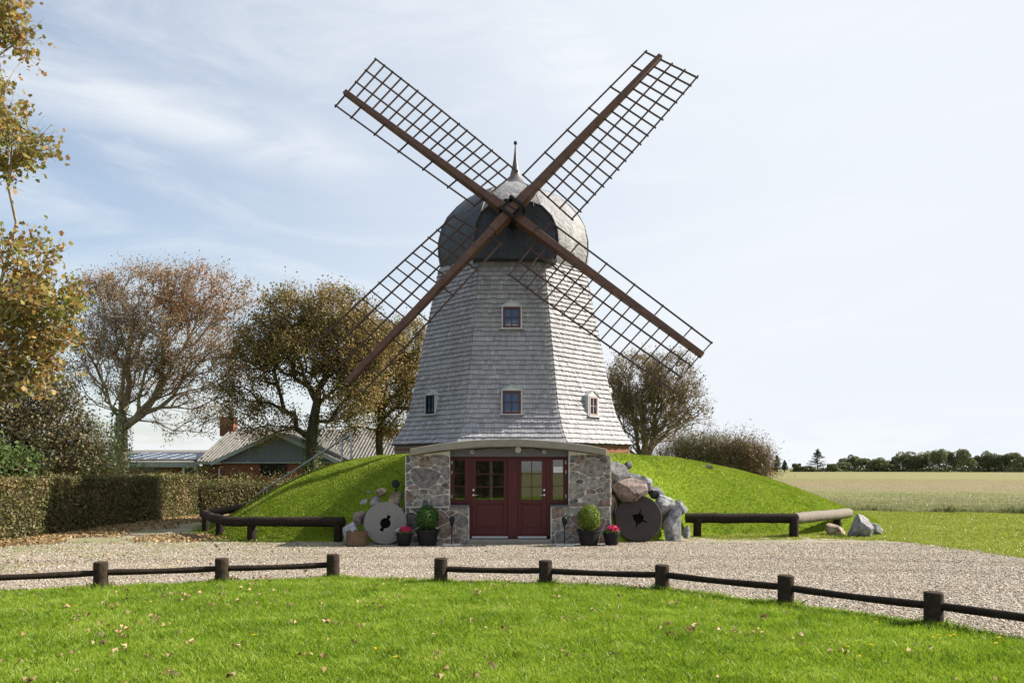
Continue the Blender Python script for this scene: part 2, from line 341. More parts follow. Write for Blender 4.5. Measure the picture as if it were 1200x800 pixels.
M['core'] = plain('hedge_twigs', (.05, .042, .026), .95, .1, 0, .5, 12)
# grass
def grass_mat(name, cols, s1, s2, trans=.45):
    m = NM(name); a = m.noise(s1, 4, .6); b = m.noise(s2, 3, .6)
    r = m.math('ADD', m.math('MULTIPLY', m.island(), .34), m.math('MULTIPLY', m.math('ADD', m.math('MULTIPLY', a, .5), m.math('MULTIPLY', b, .5)), 1.5))
    r = m.math('SUBTRACT', m.math('MULTIPLY', r, 1.25), .72, True); k = len(cols)
    m.col(m.ramp(r, [(i / (k - 1), q) for i, q in enumerate(cols)])).rough(.42).spec(.4).translucent(trans); return m.mat
M['grass'] = grass_mat('lawn_blades', [(.075, .145, .009), (.15, .25, .013), (.23, .335, .022), (.32, .41, .055), (.47, .50, .20)], .9, 3.1)
M['grass_mound'] = grass_mat('mound_blades', [(.085, .15, .008), (.15, .225, .010), (.205, .275, .018), (.27, .315, .05), (.36, .36, .12)], .5, 1.7)
M['grass_side'] = grass_mat('side_blades', [(.17, .21, .025), (.24, .285, .035), (.30, .33, .06), (.38, .39, .11)], .5, 1.7)
M['grass_rough'] = grass_mat('rough_blades', [(.10, .13, .035), (.19, .215, .08), (.27, .275, .13), (.35, .335, .20), (.55, .53, .46)], .3, 1.1, .3)
def turf(name, a, b, c):
    m = NM(name); v = m.noise(1.1, 5, .6); v2 = m.noise(14, 5, .7); m.col(m.mix(m.rng(v, .3, .7), m.mix(v2, a, b), m.mix(v2, b, c))).rough(.95).spec(.05).bump(v2, .8, .03); return m.mat
M['turf'] = turf('lawn_turf', (.06, .10, .010), (.10, .16, .014), (.15, .21, .025))
M['turf_side'] = turf('side_turf', (.12, .15, .025), (.17, .20, .035), (.23, .25, .06))
M['turf_mound'] = turf('mound_turf', (.085, .13, .012), (.13, .19, .014), (.18, .24, .02))
# field
m = NM('stubble_field'); x, y, z = m.sep(m.pos()); v = m.noise(.035, 6, .65, mscale=(.22, 1.0, 1)); v2 = m.noise(.8, 6, .7, mscale=(.5, 1, 1)); v3 = m.noise(.10, 7, .72, mscale=(.18, 1, 1))
t = m.math('ADD', m.math('DIVIDE', 36.0, y), m.math('MULTIPLY', m.math('SUBTRACT', v3, .5), .75))
c = m.ramp(t, [(.05, (.165, .17, .075)), (.17, (.19, .19, .085)), (.27, (.16, .17, .065)), (.36, (.20, .158, .10)), (.52, (.18, .155, .09)), (.62, (.15, .165, .06)), (.78, (.17, .165, .085)), (1.0, (.12, .15, .05))])
c = m.mix(m.rng(v, .4, .62, 0, .5), c, (.20, .165, .105)); c = m.mix(m.rng(v2, .35, .68), m.mix(1, c, (.78, .8, .75), 'MULTIPLY'), m.mix(1, c, (1.2, 1.18, 1.15), 'MULTIPLY'))
m.col(c).rough(.95).spec(.05).bump(v2, .5, .03); M['field'] = m.mat
# gravel: pale pebbles, with moss and fallen leaf zones at the left and along the right edge
m = NM('gravel'); x, y, z = m.sep(m.pos()); vc = m.vor(42, out='Color'); vd = m.vor(42)
hue = m.sep(vc)[0]; big = m.noise(.35, 5, .6)
c = m.ramp(hue, [(0, (.13, .105, .085)), (.25, (.30, .255, .205)), (.6, (.43, .38, .31)), (.85, (.54, .48, .405)), (1, (.66, .61, .54))])
c = m.mix(m.rng(vd, .25, .75, 0, .75), c, m.mix(1, c, (.35, .33, .3), 'MULTIPLY'))
c = m.mix(m.rng(big, .3, .7, 0, .3), c, m.mix(1, c, (.75, .7, .65), 'MULTIPLY'))
edge = m.math('MULTIPLY', m.rng(m.noise(.7, 5, .7), .36, .52), m.rng(x, -2, -6))
tr = m.noise(.55, 4, .6, mscale=(.35, 1.4, 1)); c = m.mix(m.rng(tr, .42, .62, 0, .5), c, m.mix(1, c, (.72, .69, .64), 'MULTIPLY'))
yy_ = m.math('ADD', y, m.math('MULTIPLY', m.math('MULTIPLY', x, x), .012)); yy_ = m.math('ADD', yy_, m.math('MULTIPLY', m.noise(.3, 3), .8))
tk = m.math('MINIMUM', m.math('ABSOLUTE', m.math('SUBTRACT', yy_, 15.3)), m.math('ABSOLUTE', m.math('SUBTRACT', yy_, 17.0)))
c = m.mix(m.math('MULTIPLY', m.rng(tk, .15, .5, 1, 0), m.rng(m.noise(1.6, 4), .35, .6, .15, .5)), c, m.mix(1, c, (.66, .63, .58), 'MULTIPLY'))
e2 = m.math('MULTIPLY', m.rng(m.noise(.9, 5, .7), .44, .6), m.math('MULTIPLY', m.rng(y, 18, 20.5), m.rng(x, 3, 6)))
f = m.math('MULTIPLY', m.math('MAXIMUM', m.math('MULTIPLY', edge, m.rng(y, 15.5, 19)), e2), m.rng(m.noise(9, 4), .35, .6), True)
c = m.mix(m.math('MULTIPLY', f, .75), c, (.16, .19, .06))
m.col(c).rough(.9).spec(.2).bump(m.math('SUBTRACT', 1.0, vd), .8, .02); M['gravel'] = m.mat
m = NM('gravel_stones'); isl = m.island(); x, y, z = m.sep(m.pos())
c = m.ramp(isl, [(0, (.10, .08, .065)), (.2, (.20, .17, .135)), (.45, (.37, .325, .265)), (.7, (.50, .445, .37)), (.85, (.31, .23, .18)), (1, (.82, .79, .73))])
yy_ = m.math('ADD', y, m.math('MULTIPLY', m.math('MULTIPLY', x, x), .012)); yy_ = m.math('ADD', yy_, m.math('MULTIPLY', m.noise(.3, 3), .8))
tk = m.math('MINIMUM', m.math('ABSOLUTE', m.math('SUBTRACT', yy_, 15.3)), m.math('ABSOLUTE', m.math('SUBTRACT', yy_, 17.0)))
f = m.math('MAXIMUM', m.math('MULTIPLY', m.rng(tk, .15, .5, 1, 0), .5), m.rng(m.noise(.55, 5, .6, mscale=(.5, 1.3, 1)), .5, .66, 0, .6))
m.col(m.mix(f, c, m.mix(1, c, (.68, .64, .58), 'MULTIPLY'))).rough(.8).spec(.3); M['pebble'] = m.mat

# ------------------------------------------------------------------ ground heights and outlines
def in_poly(P, poly):
    x, y = P[:, 0], P[:, 1]; ins = np.zeros(len(P), bool); n = len(poly)
    for i in range(n):
        x1, y1 = poly[i]; x2, y2 = poly[(i + 1) % n]
        c = ((y1 > y) != (y2 > y)) & (x < (x2 - x1) * (y - y1) / ((y2 - y1) if y2 != y1 else 1e-9) + x1); ins ^= c
    return ins
def d_poly(P, poly):
    d = np.full(len(P), 1e9); n = len(poly)
    for i in range(n):
        a = np.array(poly[i]); b = np.array(poly[(i + 1) % n]); ab = b - a
        t = np.clip(((P - a) @ ab) / (ab @ ab), 0, 1); d = np.minimum(d, np.hypot(*(P - a - t[:, None] * ab).T))
    return d
def smooth_poly(poly, it=2):
    p = [tuple(q) for q in poly]
    for _ in range(it):
        q = []
        for i in range(len(p)):
            a = p[i]; b = p[(i + 1) % len(p)]
            q += [(a[0] * .75 + b[0] * .25, a[1] * .75 + b[1] * .25), (a[0] * .25 + b[0] * .75, a[1] * .25 + b[1] * .75)]
        p = q
    return p
MC = (0.0, 27.8)          # centre of the mill
TOE = smooth_poly([(-2.5, 19.75), (-4.4, 19.95), (-6.7, 20.25), (-7.9, 20.9), (-8.9, 23.3), (-10.0, 27), (-9.8, 31), (-7.5, 35.5), (0, 38), (7, 37), (11.8, 33), (13.0, 28.2), (11.6, 25.0), (9.2, 22.9), (6.6, 22.3), (4.9, 21.9), (4.1, 20.5), (2.35, 19.75)])
TOP = smooth_poly([(-2.5, 20.1), (-3.1, 22.4), (-4.0, 23.9), (-4.4, 26), (-4.3, 29.5), (-3, 32), (2.5, 32.8), (4.6, 30.5), (5.3, 28), (5.0, 25.2), (3.6, 23.2), (2.35, 20.1)])
MH = 2.19
def mound_h(P):
    P = np.asarray(P, float); a = d_poly(P, TOE); b = d_poly(P, TOP); it = in_poly(P, TOE); ip = in_poly(P, TOP)
    t = a / (a + b + 1e-9); h = MH * (0.15 * t + 0.85 * np.sin(t * math.pi / 2))
    h = np.where(ip, MH, np.where(it, h, 0.0)); return h
def hz(x, y): return float(mound_h([(x, y)])[0])

edge_px = [(0, 694), (110, 690), (260, 683), (390, 678), (515, 682), (640, 685.5), (775, 692), (920, 708.5), (1093, 733), (1200, 751)]
edge = [tuple(G(*p)[:2]) for p in edge_px]
EDGE = [(-16, 5.5), (-12.5, 9.2), (-10, 10.8)] + edge + [(7.0, 6.6), (8.6, 3.0), (9, -3), (8, -12), (-14, -12)]
LAWN = EDGE
right_edge = [tuple(G(*p)[:2]) for p in [(800, 628), (870, 630), (940, 629), (1000, 630.5), (1060, 634), (1120, 640), (1200, 652)]]
YARD = [(-12.5, 19.7), (-12.3, 25), (-11.9, 31), (-10.4, 31), (-4, 26), (4, 26), (4.2, 21.4)] + right_edge + [(12.4, 14.5), (16, 11), (30, 2), (30, -14), (-30, -14), (-30, 19.7)]
def sheet(name, poly, z, mat, label_kind='structure', res=None):
    bm = bmesh.new(); vs = [bm.verts.new((x, y, z)) for x, y in poly]; f = bm.faces.new(vs); bm.normal_update()
    if f.normal.z < 0: bmesh.ops.reverse_faces(bm, faces=[f])
    bmesh.ops.triangulate(bm, faces=list(bm.faces))
    me = bpy.data.meshes.new(name); bm.to_mesh(me); bm.free(); me.materials.append(mat)
    o = bpy.data.objects.new(name, me); COL.objects.link(o); tag(o, kind=label_kind); return o
sheet('field', [(-2500, -400), (2500, -400), (2500, 3500), (-2500, 3500)], -0.03, M['field'])
SIDE = [(-60, 15), (60, -20), (60, 27), (30, 30.5), (18, 33.0), (13.5, 36), (12, 40), (-2, 62), (-60, 62)]
sheet('grass_ground', SIDE, -0.012, M['turf_side'])
sheet('gravel_yard', YARD, 0.0, M['gravel'])
sheet('front_lawn', LAWN, 0.022, M['turf'])
# the mound
def make_mound():
    xs = np.arange(-11.5, 14.01, .16); ys = np.arange(19.4, 38.6, .16); X, Y = np.meshgrid(xs, ys); P = np.stack([X.ravel(), Y.ravel()], 1)
    Z = mound_h(P); nx, ny = len(xs), len(ys)
    bump = np.array([mnoise.noise(Vector((p[0] * .6, p[1] * .6, 3))) * .05 + mnoise.noise(Vector((p[0] * 2, p[1] * 2, 7))) * .02 for p in P])
    inside = Z > 0
    # leave the entrance passage open
    slot = (P[:, 0] > -2.45) & (P[:, 0] < 2.3) & (P[:, 1] < 23.2)
    Zf = np.where(inside, Z + bump * np.clip(Z, 0, 1), -.06)
    V = np.stack([P[:, 0], P[:, 1], Zf], 1)
    i = np.arange(ny - 1)[:, None] * nx + np.arange(nx - 1)[None]; Q = np.stack([i, i + 1, i + nx + 1, i + nx], -1).reshape(-1, 4)
    keep = ~(slot[Q].any(1)) & (Zf[Q].max(1) > -.05)
    o = np_obj('mound', V, Q[keep], M['turf_mound'], smooth=True); tag(o, kind='structure')
make_mound()

# ------------------------------------------------------------------ the windmill
mill = thing('windmill', (MC[0], MC[1], 2.0), 'tall octagonal windmill with grey wooden shingles, domed cap and four lattice sails', 'windmill')
prof = [(8.55, 2.02), (8.42, 2.037), (5.82, 2.45), (4.43, 2.67), (3.63, 2.83), (2.99, 3.05), (2.70, 3.24), (2.60, 3.29)]   # height, face width
zs = np.array([p[0] for p in prof][::-1]); aw = np.array([p[1] for p in prof][::-1])
def face_w(z): return float(np.interp(z, zs, aw))
def face_pt(k, u, z, off=0.0):
    """k: face number (0 faces the camera, going to the right), u: -1..1 along the face"""
    a = face_w(z); ap = a * 1.2071 + off; th = -math.pi / 2 + k * math.pi / 4
    return Vector((MC[0] + math.cos(th) * ap - math.sin(th) * u * a / 2, MC[1] + math.sin(th) * ap + math.cos(th) * u * a / 2, z))
mb = MB(); zz = [2.58] + [float(z) for z in np.linspace(2.7, 8.6, 14)]
for i, z in enumerate(zz):
    mb.v += [tuple(face_pt(k, -1, z, -.03)) for k in range(8)]
mb.f = [(i * 8 + k, i * 8 + (k + 1) % 8, (i + 1) * 8 + (k + 1) % 8, (i + 1) * 8 + k) for i in range(len(zz) - 1) for k in range(8)]; mb.m = [1] * len(mb.f)
rnd = random.Random(5)
rowh = .152; nrow = int((8.46 - 2.62) / rowh) + 1
for r in range(nrow):
    z0 = 2.62 + r * rowh; z1 = min(z0 + rowh * 1.18, 8.56)
    for k in range(8):
        a = face_w(z0); n = max(8, int(a / .098)); cuts = [0]
        for i in range(n): cuts.append(cuts[-1] + rnd.uniform(.7, 1.3))
        cuts = [-1 + 2 * q / cuts[-1] for q in cuts]
        rz = math.sin(k * 3 + r * 1.7) * .006
        for i in range(n):
            g = .0028 / a * 2; u0, u1 = cuts[i] + g, cuts[i + 1] - g; dz = rnd.gauss(0, .006) + rz; o1 = rnd.uniform(.042, .054); o2 = rnd.uniform(-.004, .004)
            fr = [face_pt(k, u0, z0 + dz, o1), face_pt(k, u1, z0 + dz + rnd.gauss(0, .003), o1 + rnd.gauss(0, .003)), face_pt(k, u1, z1, o2), face_pt(k, u0, z1, o2)]
            bk = [face_pt(k, u0, z0 + dz, o1 - .045), face_pt(k, u1, z0 + dz, o1 - .045)]
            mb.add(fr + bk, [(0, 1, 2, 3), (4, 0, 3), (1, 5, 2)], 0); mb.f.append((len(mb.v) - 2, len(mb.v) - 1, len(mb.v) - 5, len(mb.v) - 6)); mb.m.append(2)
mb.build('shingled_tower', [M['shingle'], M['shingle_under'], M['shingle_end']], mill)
mb = MB()
mb.v = [tuple(Vector((MC[0] + math.cos(t) * r_, MC[1] + math.sin(t) * r_, z))) for z, r_ in ((1.9, 4.19), (2.60, 4.19)) for t in [-math.pi / 2 - math.pi / 8 + k * math.pi / 4 for k in range(8)]]
mb.f = [(k, (k + 1) % 8, 8 + (k + 1) % 8, 8 + k) for k in range(8)] + [tuple(range(8, 16))]; mb.m = [0] * 9
mb.build('brick_plinth', M['brick_base'], mill)

# dormer windows
def dormer(k, u, zc, w, h, frame_mat=M['winred'], glass=M['glass_up']):
    zb = zc - h / 2; zt = zc + h / 2
    p = face_pt(k, u, zb, .03); th = -math.pi / 2 + k * math.pi / 4
    out = Vector((math.cos(th), math.sin(th), 0)); t = Vector((-math.sin(th), math.cos(th), 0)); up = Vector((0, 0, 1))
    Mx = Matrix((t, -out, up)).transposed()              # local x along face, y inward, z up
    def L(x, y, z): return p + t * x - out * y + up * (z - zb)
    hood = MB(); hw = w / 2 + .045; pk = zt + .17; dep = .9; y0 = -.02
    def poly(pl, ya, yb, b, mi=0):
        n = len(pl); vs = [L(x, ya, z) for x, z in pl] + [L(x, yb, z) for x, z in pl]
        b.add(vs, [tuple(range(n)), tuple(range(n, 2 * n))[::-1]] + [(i, n + i, n + (i + 1) % n, (i + 1) % n) for i in range(n)], mi)
    poly([(-hw, zb), (-w / 2, zb), (-w / 2, zt), (w / 2, zt), (w / 2, zb), (hw, zb), (hw, zt + .02), (0, pk), (-hw, zt + .02)], y0, dep, hood)
    e = .035
    poly([(-hw - e, zt), (-hw - e, zt + .02), (0, pk + .03), (hw + e, zt + .02), (hw + e, zt), (0, pk + .005)], y0 - .03, dep, hood)
    hood.box(L(0, y0 - .02, zb - .03), (w + .2, .16, .035), Mx)
    hd = hood.build('window_hood', M['zinc'], mill)
    fr = MB(); fw = .062
    fr.box(L(-w / 2 + fw / 2, .0, zc), (fw, .06, h), Mx); fr.box(L(w / 2 - fw / 2, .0, zc), (fw, .06, h), Mx)
    fr.box(L(0, .0, zt - fw / 2), (w - 2 * fw, .06, fw), Mx); fr.box(L(0, .0, zb + fw / 2), (w - 2 * fw, .06, fw), Mx)
    fr.box(L(0, .004, zc), (.028, .045, h - 2 * fw), Mx); 
    fr.box(L(-w / 4 + .01, .005, zc), (w / 2 - fw - .01, .035, .024), Mx); fr.box(L(w / 4 - .01, .005, zc), (w / 2 - fw - .01, .035, .024), Mx)
    f = fr.build('window_frame', frame_mat, mill)
    pn = MB(); pn.box(L(0, .035, zc), (w - .06, .012, h - .06), Mx); pn.build('window_pane', glass, f)
dormer(0, -.005, W(0, 372.5, 25.0).z, .55, .66)
dormer(0, -.005, W(0, 471.5, 24.45).z, .56, .70)
dormer(7, -.16, W(0, 475, 25.9).z, .43, .60, M['black'])
dormer(1, .12, W(0, 477, 25.9).z, .43, .62, M['greywood'])
dormer(2, -.05, W(0, 470, 27).z, .5, .66)
dormer(6, .05, W(0, 470, 27).z, .5, .66)

# dome cap: eight curved gores
DC = (0.07, 27.8)
dome_px = [(318, 82.5), (310, 85.5), (298, 87.5), (284, 87.8), (266, 83.5), (254, 77), (242, 66), (233, 55), (226, 42), (221, 28), (216.5, 16)]
dprof = []
for py, hp in dome_px:
    r = 0
    for _ in range(40): r = hp / F * (27.8 - .383 * r) / .924
    dprof.append((r, EYE + (HY - py) / F * (27.8 - .383 * r)))
yaw = R(-2)
mb = MB()
rings = [(dprof[0][0] - .25, dprof[0][1] + .02)] + dprof
def dome_ring(r, z):
    vs = []
    for k in range(8):
        a0 = -math.pi / 2 - math.pi / 8 + k * math.pi / 4 + yaw
        for s in range(3):
            q = s / 3; p0 = Vector((math.cos(a0), math.sin(a0), 0)) * r; p1 = Vector((math.cos(a0 + math.pi / 4), math.sin(a0 + math.pi / 4), 0)) * r
            p = p0.lerp(p1, q); p *= 1 + .03 * math.sin(q * math.pi)
            j = .02 * mnoise.noise(Vector((k * 3.3 + s, z * 1.5, 1)))
            vs.append((DC[0] + p.x * (1 + j), DC[1] + p.y * (1 + j), z + j))
    return vs
for r, z in rings: mb.v += dome_ring(r, z)
n = 24
mb.f = [(i * n + k, i * n + (k + 1) % n, (i + 1) * n + (k + 1) % n, (i + 1) * n + k) for i in range(len(rings) - 1) for k in range(n)] + [tuple(range(n))[::-1], tuple(range((len(rings) - 1) * n, len(rings) * n))]
mb.m = [0] * len(mb.f)
mb.m = [1 if (len(f) == 4 and min(f) % n in (21, 22, 23) and max(f) % n != 0 or (len(f) == 4 and sorted(q % n for q in f) == [0, 0, 23, 23])) else 0 for f in mb.f]
mb.build('domed_cap', [M['felt'], M['felt_mid']], mill, smooth=28)
mb = MB()
for k in range(8):      # seams over the ribs of the dome
    a0 = -math.pi / 2 - math.pi / 8 + k * math.pi / 4 + yaw
    pts = [(DC[0] + math.cos(a0) * (r + .005), DC[1] + math.sin(a0) * (r + .005), z) for r, z in dprof]
    mb.tube(pts, .022, 5)
mb.build('cap_seams', M['felt'], mill)
# shadow board under the cap
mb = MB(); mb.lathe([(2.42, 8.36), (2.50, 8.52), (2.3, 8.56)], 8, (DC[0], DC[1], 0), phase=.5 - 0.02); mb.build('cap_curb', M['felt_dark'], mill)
# dark front of the cap
def fw(px, py, d): p = W(px, py, d); return (p.x, p.z)
fd = 25.02
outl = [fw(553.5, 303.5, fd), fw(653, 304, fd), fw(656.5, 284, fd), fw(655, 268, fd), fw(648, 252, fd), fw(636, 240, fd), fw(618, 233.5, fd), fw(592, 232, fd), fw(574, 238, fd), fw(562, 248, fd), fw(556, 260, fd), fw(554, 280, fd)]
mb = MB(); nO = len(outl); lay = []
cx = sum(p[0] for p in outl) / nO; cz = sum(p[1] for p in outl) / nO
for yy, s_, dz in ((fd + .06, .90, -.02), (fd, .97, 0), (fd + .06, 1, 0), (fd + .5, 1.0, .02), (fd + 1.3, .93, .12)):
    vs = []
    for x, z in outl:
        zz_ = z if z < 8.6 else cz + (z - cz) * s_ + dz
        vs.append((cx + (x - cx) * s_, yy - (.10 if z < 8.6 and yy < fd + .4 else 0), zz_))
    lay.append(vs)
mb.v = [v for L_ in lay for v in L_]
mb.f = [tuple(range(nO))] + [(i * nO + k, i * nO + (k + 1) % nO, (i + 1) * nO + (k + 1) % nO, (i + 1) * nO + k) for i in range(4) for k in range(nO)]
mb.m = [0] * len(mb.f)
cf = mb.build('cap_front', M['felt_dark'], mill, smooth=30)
for px in (582, 630):
    mb = MB(); a = W(px, 302.5, fd - .07); b = W(px + (4 if px < 600 else -5), 238, fd - .012); mb.tube([a, a.lerp(b, .5), b], .014, 5)
    mb.build('felt_seam', M['felt_dark'], cf)
# spire
sp = [(p[0], p[1]) for p in [(.52, -.02), (.40, .07), (.28, .20), (.205, .36), (.15, .54), (.11, .72), (.075, .92), (.048, 1.15), (.03, 1.36), (.02, 1.5)]]
zb = EYE + (HY - 219) / F * 27.8
mb = MB(); mb.lathe([(r, z) for r, z in sp], 10, (.12, 27.8, zb)); spo = mb.build('spire', M['lead'], mill, smooth=50)
mb = MB(); mb.lathe([(.01, -.075), (.05, -.05), (.065, 0), (.05, .05), (.01, .07)], 10, (.12, 27.8, zb + 1.53)); mb.build('finial_ball', M['black'], spo, smooth=60)

# rotor
PSI, TAU, TH, SL = -0.0493, 0.2712, 0.8699, 7.30
DH = 24.5; H0 = Vector(((600.4 - 600) * DH / F, DH, EYE + (HY - 250.0) * DH / F))
axis = Vector((math.sin(PSI) * math.cos(TAU), -math.cos(PSI) * math.cos(TAU), math.sin(TAU)))
rr = Vector((math.cos(PSI), math.sin(PSI), 0)); uu = rr.cross(axis); uu = uu if uu.z > 0 else -uu
mb = MB(); mb.tube([H0 + axis * .30, H0 - axis * .3, H0 - axis * 2.2], [.13, .17, .24], 12)
shaft = mb.build('windshaft', M['black'], mill, smooth=40)
mb = MB()
for off in (-.2, .2):
    for e in (rr, uu): pass
hubm = MB()
d1 = (math.cos(TH) * rr + math.sin(TH) * uu); d2 = (math.cos(TH - math.pi / 2) * rr + math.sin(TH - math.pi / 2) * uu)
for s_ in (-1, 1):
    c = H0 + d1 * .24 * s_ + axis * .16
    for q in (-1, 1): hubm.beam(c + d2 * .26 * q - axis * .2, c + d2 * .26 * q + axis * .2, .06, .09, d1)
    hubm.beam(c - d2 * .29 + axis * .2, c + d2 * .29 + axis * .2, .09, .06, axis)
    c = H0 + d2 * .26 * s_ - axis * .1
    hubm.beam(c - d1 * .26 + axis * .36, c + d1 * .26 + axis * .36, .07, .05, axis)
    for q in (-1, 1): hubm.beam(c + d1 * .24 * q - axis * .3, c + d1 * .24 * q + axis * .36, .06, .07, d1)
hubm.box(H0 - axis * .0, (.34, .56, .34), Matrix((d1, -axis, d2)).transposed())
hubm.build('iron_hub', M['black'], mill, bevel=.01)
def sail(i):
    ang = TH - i * math.pi / 2; d = (math.cos(ang) * rr + math.sin(ang) * uu); w = (math.cos(ang - math.pi / 2) * rr + math.sin(ang - math.pi / 2) * uu)
    off = .13 if i in (0, 2) else -.13
    base = H0 + axis * off
    e = bpy.data.objects.new('sail', None); COL.objects.link(e); e.parent = mill; e.matrix_parent_inverse = parent_inv(mill); e.location = H0
    e.matrix_parent_inverse = Matrix.Translation(-mill.location)
    bpy.context.view_layer.update()
    inv = e.matrix_world.inverted()
    # stock: inner heavy beam with a clamped step, then the tapering outer beam
    mb = MB(); mb.beam(base + d * .02, base + d * .92, .28, .36, axis, w2=.27, h2=.35)
    mb.beam(base + d * .923, base + d * SL, .225, .31, axis, w2=.16, h2=.19)
    for q in (.55,):
        mb.beam(base + d * (q - .04), base + d * (q + .04), .295, .375, axis)
    o = mb.build('stock', M['stock'], None, bevel=.012); o.parent = e; o.matrix_parent_inverse = inv
    def pt(s, ww):
        t = (s - 1.12) / (7.1 - 1.12); be = R(-13 + 21 * t); return base - axis * .04 + d * s + w * (ww * math.cos(be)) + axis * (ww * math.sin(be))
    wo = 1.50; wi = -.53; lb = MB(); rj = random.Random(40 + i)
    S_ = [7.24 - j * .360 for j in range(18)]
    for j, s in enumerate(S_):
        s += rj.gauss(0, .006)
        a = wi - .05 if j in (0, 2, 5, 8, 11, 14, 17) else -.02
        b = wo + .05 + rj.uniform(-.02, .03)
        lb.beam(pt(s, a), pt(s, b), .058, .03, d)
    for ww in (wi, wo / 3, wo * 2 / 3, wo):
        k = 8; pts = [pt(S_[-1] - .04 + (7.28 - S_[-1] + .04) * q / k, ww) + axis * .034 for q in range(k + 1)]
        for q in range(k): lb.beam(pts[q], pts[q + 1], .045, .036, axis)
    o = lb.build('lattice', M['lath'], None); o.parent = e; o.matrix_parent_inverse = inv
for i in range(4): sail(i)

# ------------------------------------------------------------------ stone entrance
ent = thing('entrance_building', (-.08, 20.2, 0), 'fieldstone entrance with dark red doors and an arched concrete roof slab, built into the mound', 'entrance')
D = 19.6
def X_(px): return (px - 600) / F * D
def Z_(py): return EYE + (HY - py) / F * D
# fieldstone facing: irregular stones laid in mortar, built from shrunken cells
def clip(poly, nx, nz, c):
    out = []
    for i in range(len(poly)):
        a = poly[i]; b = poly[(i + 1) % len(poly)]; da = a[0] * nx + a[1] * nz - c; db = b[0] * nx + b[1] * nz - c
        if da <= 0: out.append(a)
        if (da < 0 < db) or (db < 0 < da): t = da / (da - db); out.append((a[0] + (b[0] - a[0]) * t, a[1] + (b[1] - a[1]) * t))
    return out
def shrink(poly, d):
    # inset convex polygon
    area = sum(poly[i][0] * poly[(i + 1) % len(poly)][1] - poly[(i + 1) % len(poly)][0] * poly[i][1] for i in range(len(poly)))
    if area < 0: poly = poly[::-1]
    res = poly
    for i in range(len(poly)):
        a = poly[i]; b = poly[(i + 1) % len(poly)]; ex, ez = b[0] - a[0], b[1] - a[1]; L_ = math.hypot(ex, ez)
        if L_ < 1e-6: continue
        nx, nz = ez / L_, -ex / L_; res = clip(res, nx, nz, a[0] * nx + a[1] * nz - d)
        if len(res) < 3: return []
    return res
def chaikin(p, it=1):
    for _ in range(it):
        q = []
        for i in range(len(p)):
            a = p[i]; b = p[(i + 1) % len(p)]
            q += [(a[0] * .87 + b[0] * .13, a[1] * .87 + b[1] * .13), (a[0] * .5 + b[0] * .5 + .006 * mnoise.noise(Vector((a[0] * 31, a[1] * 31, 2))), a[1] * .5 + b[1] * .5 + .012 * mnoise.noise(Vector((a[0] * 37, b[1] * 31, 5)))), (a[0] * .13 + b[0] * .87, a[1] * .13 + b[1] * .87)]
        p = q
    return p
def stone_face(mb, rects, seed, mapf, cell=.36):
    rg = random.Random(seed)
    for (x0, x1, z0, z1) in rects:
        seeds = []
        tries = 0
        while tries < 900:
            tries += 1
            p = (rg.uniform(x0 - .05, x1 + .05), rg.uniform(z0, z1)); r_ = cell * rg.choice((.35, .8, 1.2, 1.5, 1.6))
            if all(math.hypot((p[0] - q[0]) * .85, (p[1] - q[1]) * 1.25) > (r_ + q[2]) * .5 for q in seeds): seeds.append((p[0], p[1], r_))
        for i, s in enumerate(seeds):
            poly = [(x0, z0), (x1, z0), (x1, z1), (x0, z1)]
            for j, q in enumerate(seeds):
                if i == j: continue
                # anisotropic metric, weighted by the stone size
                dx, dz = (q[0] - s[0]) * .72, (q[1] - s[1]) * 1.56
                L_ = math.hypot(dx * 1.18, dz / 1.25)
                if L_ > 1.6: continue
                f = s[2] / (s[2] + q[2]); mx, mz = s[0] + (q[0] - s[0]) * f, s[1] + (q[1] - s[1]) * f
                poly = clip(poly, dx, dz, mx * dx + mz * dz)
                if len(poly) < 3: break
            if len(poly) < 3: continue
            poly = shrink(poly, rg.uniform(.005, .013))
            if len(poly) < 3: continue
            poly = chaikin(poly, 1); cxx = sum(p[0] for p in poly) / len(poly); czz = sum(p[1] for p in poly) / len(poly)
            if max(math.hypot(p[0] - cxx, p[1] - czz) for p in poly) < .03: continue
            poly = [(cxx + (p[0] - cxx) * (1 + .05 * mnoise.noise(Vector((p[0] * 9, p[1] * 9, seed)))), czz + (p[1] - czz) * (1 + .05 * mnoise.noise(Vector((p[0] * 9, p[1] * 9, seed + 5))))) for p in poly]
            n = len(poly); h = rg.uniform(.015, .035); vs = []
            for sc, hh in ((1.0, 0), (.985, h * .7), (.93, h)): vs += [mapf(cxx + (p[0] - cxx) * sc, czz + (p[1] - czz) * sc, hh + (.004 * mnoise.noise(Vector((p[0] * 14, p[1] * 14, 1))) if hh else 0)) for p in poly]
            fs = [(k_ * n + a, k_ * n + (a + 1) % n, (k_ + 1) * n + (a + 1) % n, (k_ + 1) * n + a) for k_ in range(2) for a in range(n)] + [tuple(range(2 * n, 3 * n))]
            mb.add(vs, fs, 0)
WT = Z_(528)
wall = MB()
def frontmap(x, z, h): return (x, D - h, z)
def pier(x0, x1, xi0, xi1, seed):
    """x0..x1 upper pier, xi0..xi1 low wall under the side window"""
    wall.prism([(x0, 0), (x1, 0), (x1, WT if x1 < 0 else WT - .14), (x0, WT - .14 if x1 < 0 else WT)], D, D + 3.4, 1)
    wall.prism([(xi0, 0), (xi1, 0), (xi1, Z_(593.5)), (xi0, Z_(593.5))], D + .002, D + .5, 1)
    lo, hi = min(x0, xi0), max(x1, xi1)
    stone_face(wall, [(x0 + .01, x1 - .005, Z_(593.5), WT - .10)], seed, frontmap)
    stone_face(wall, [(lo + .01, hi - .01, .0, Z_(593.5) - .01)], seed + 1, frontmap, .36)
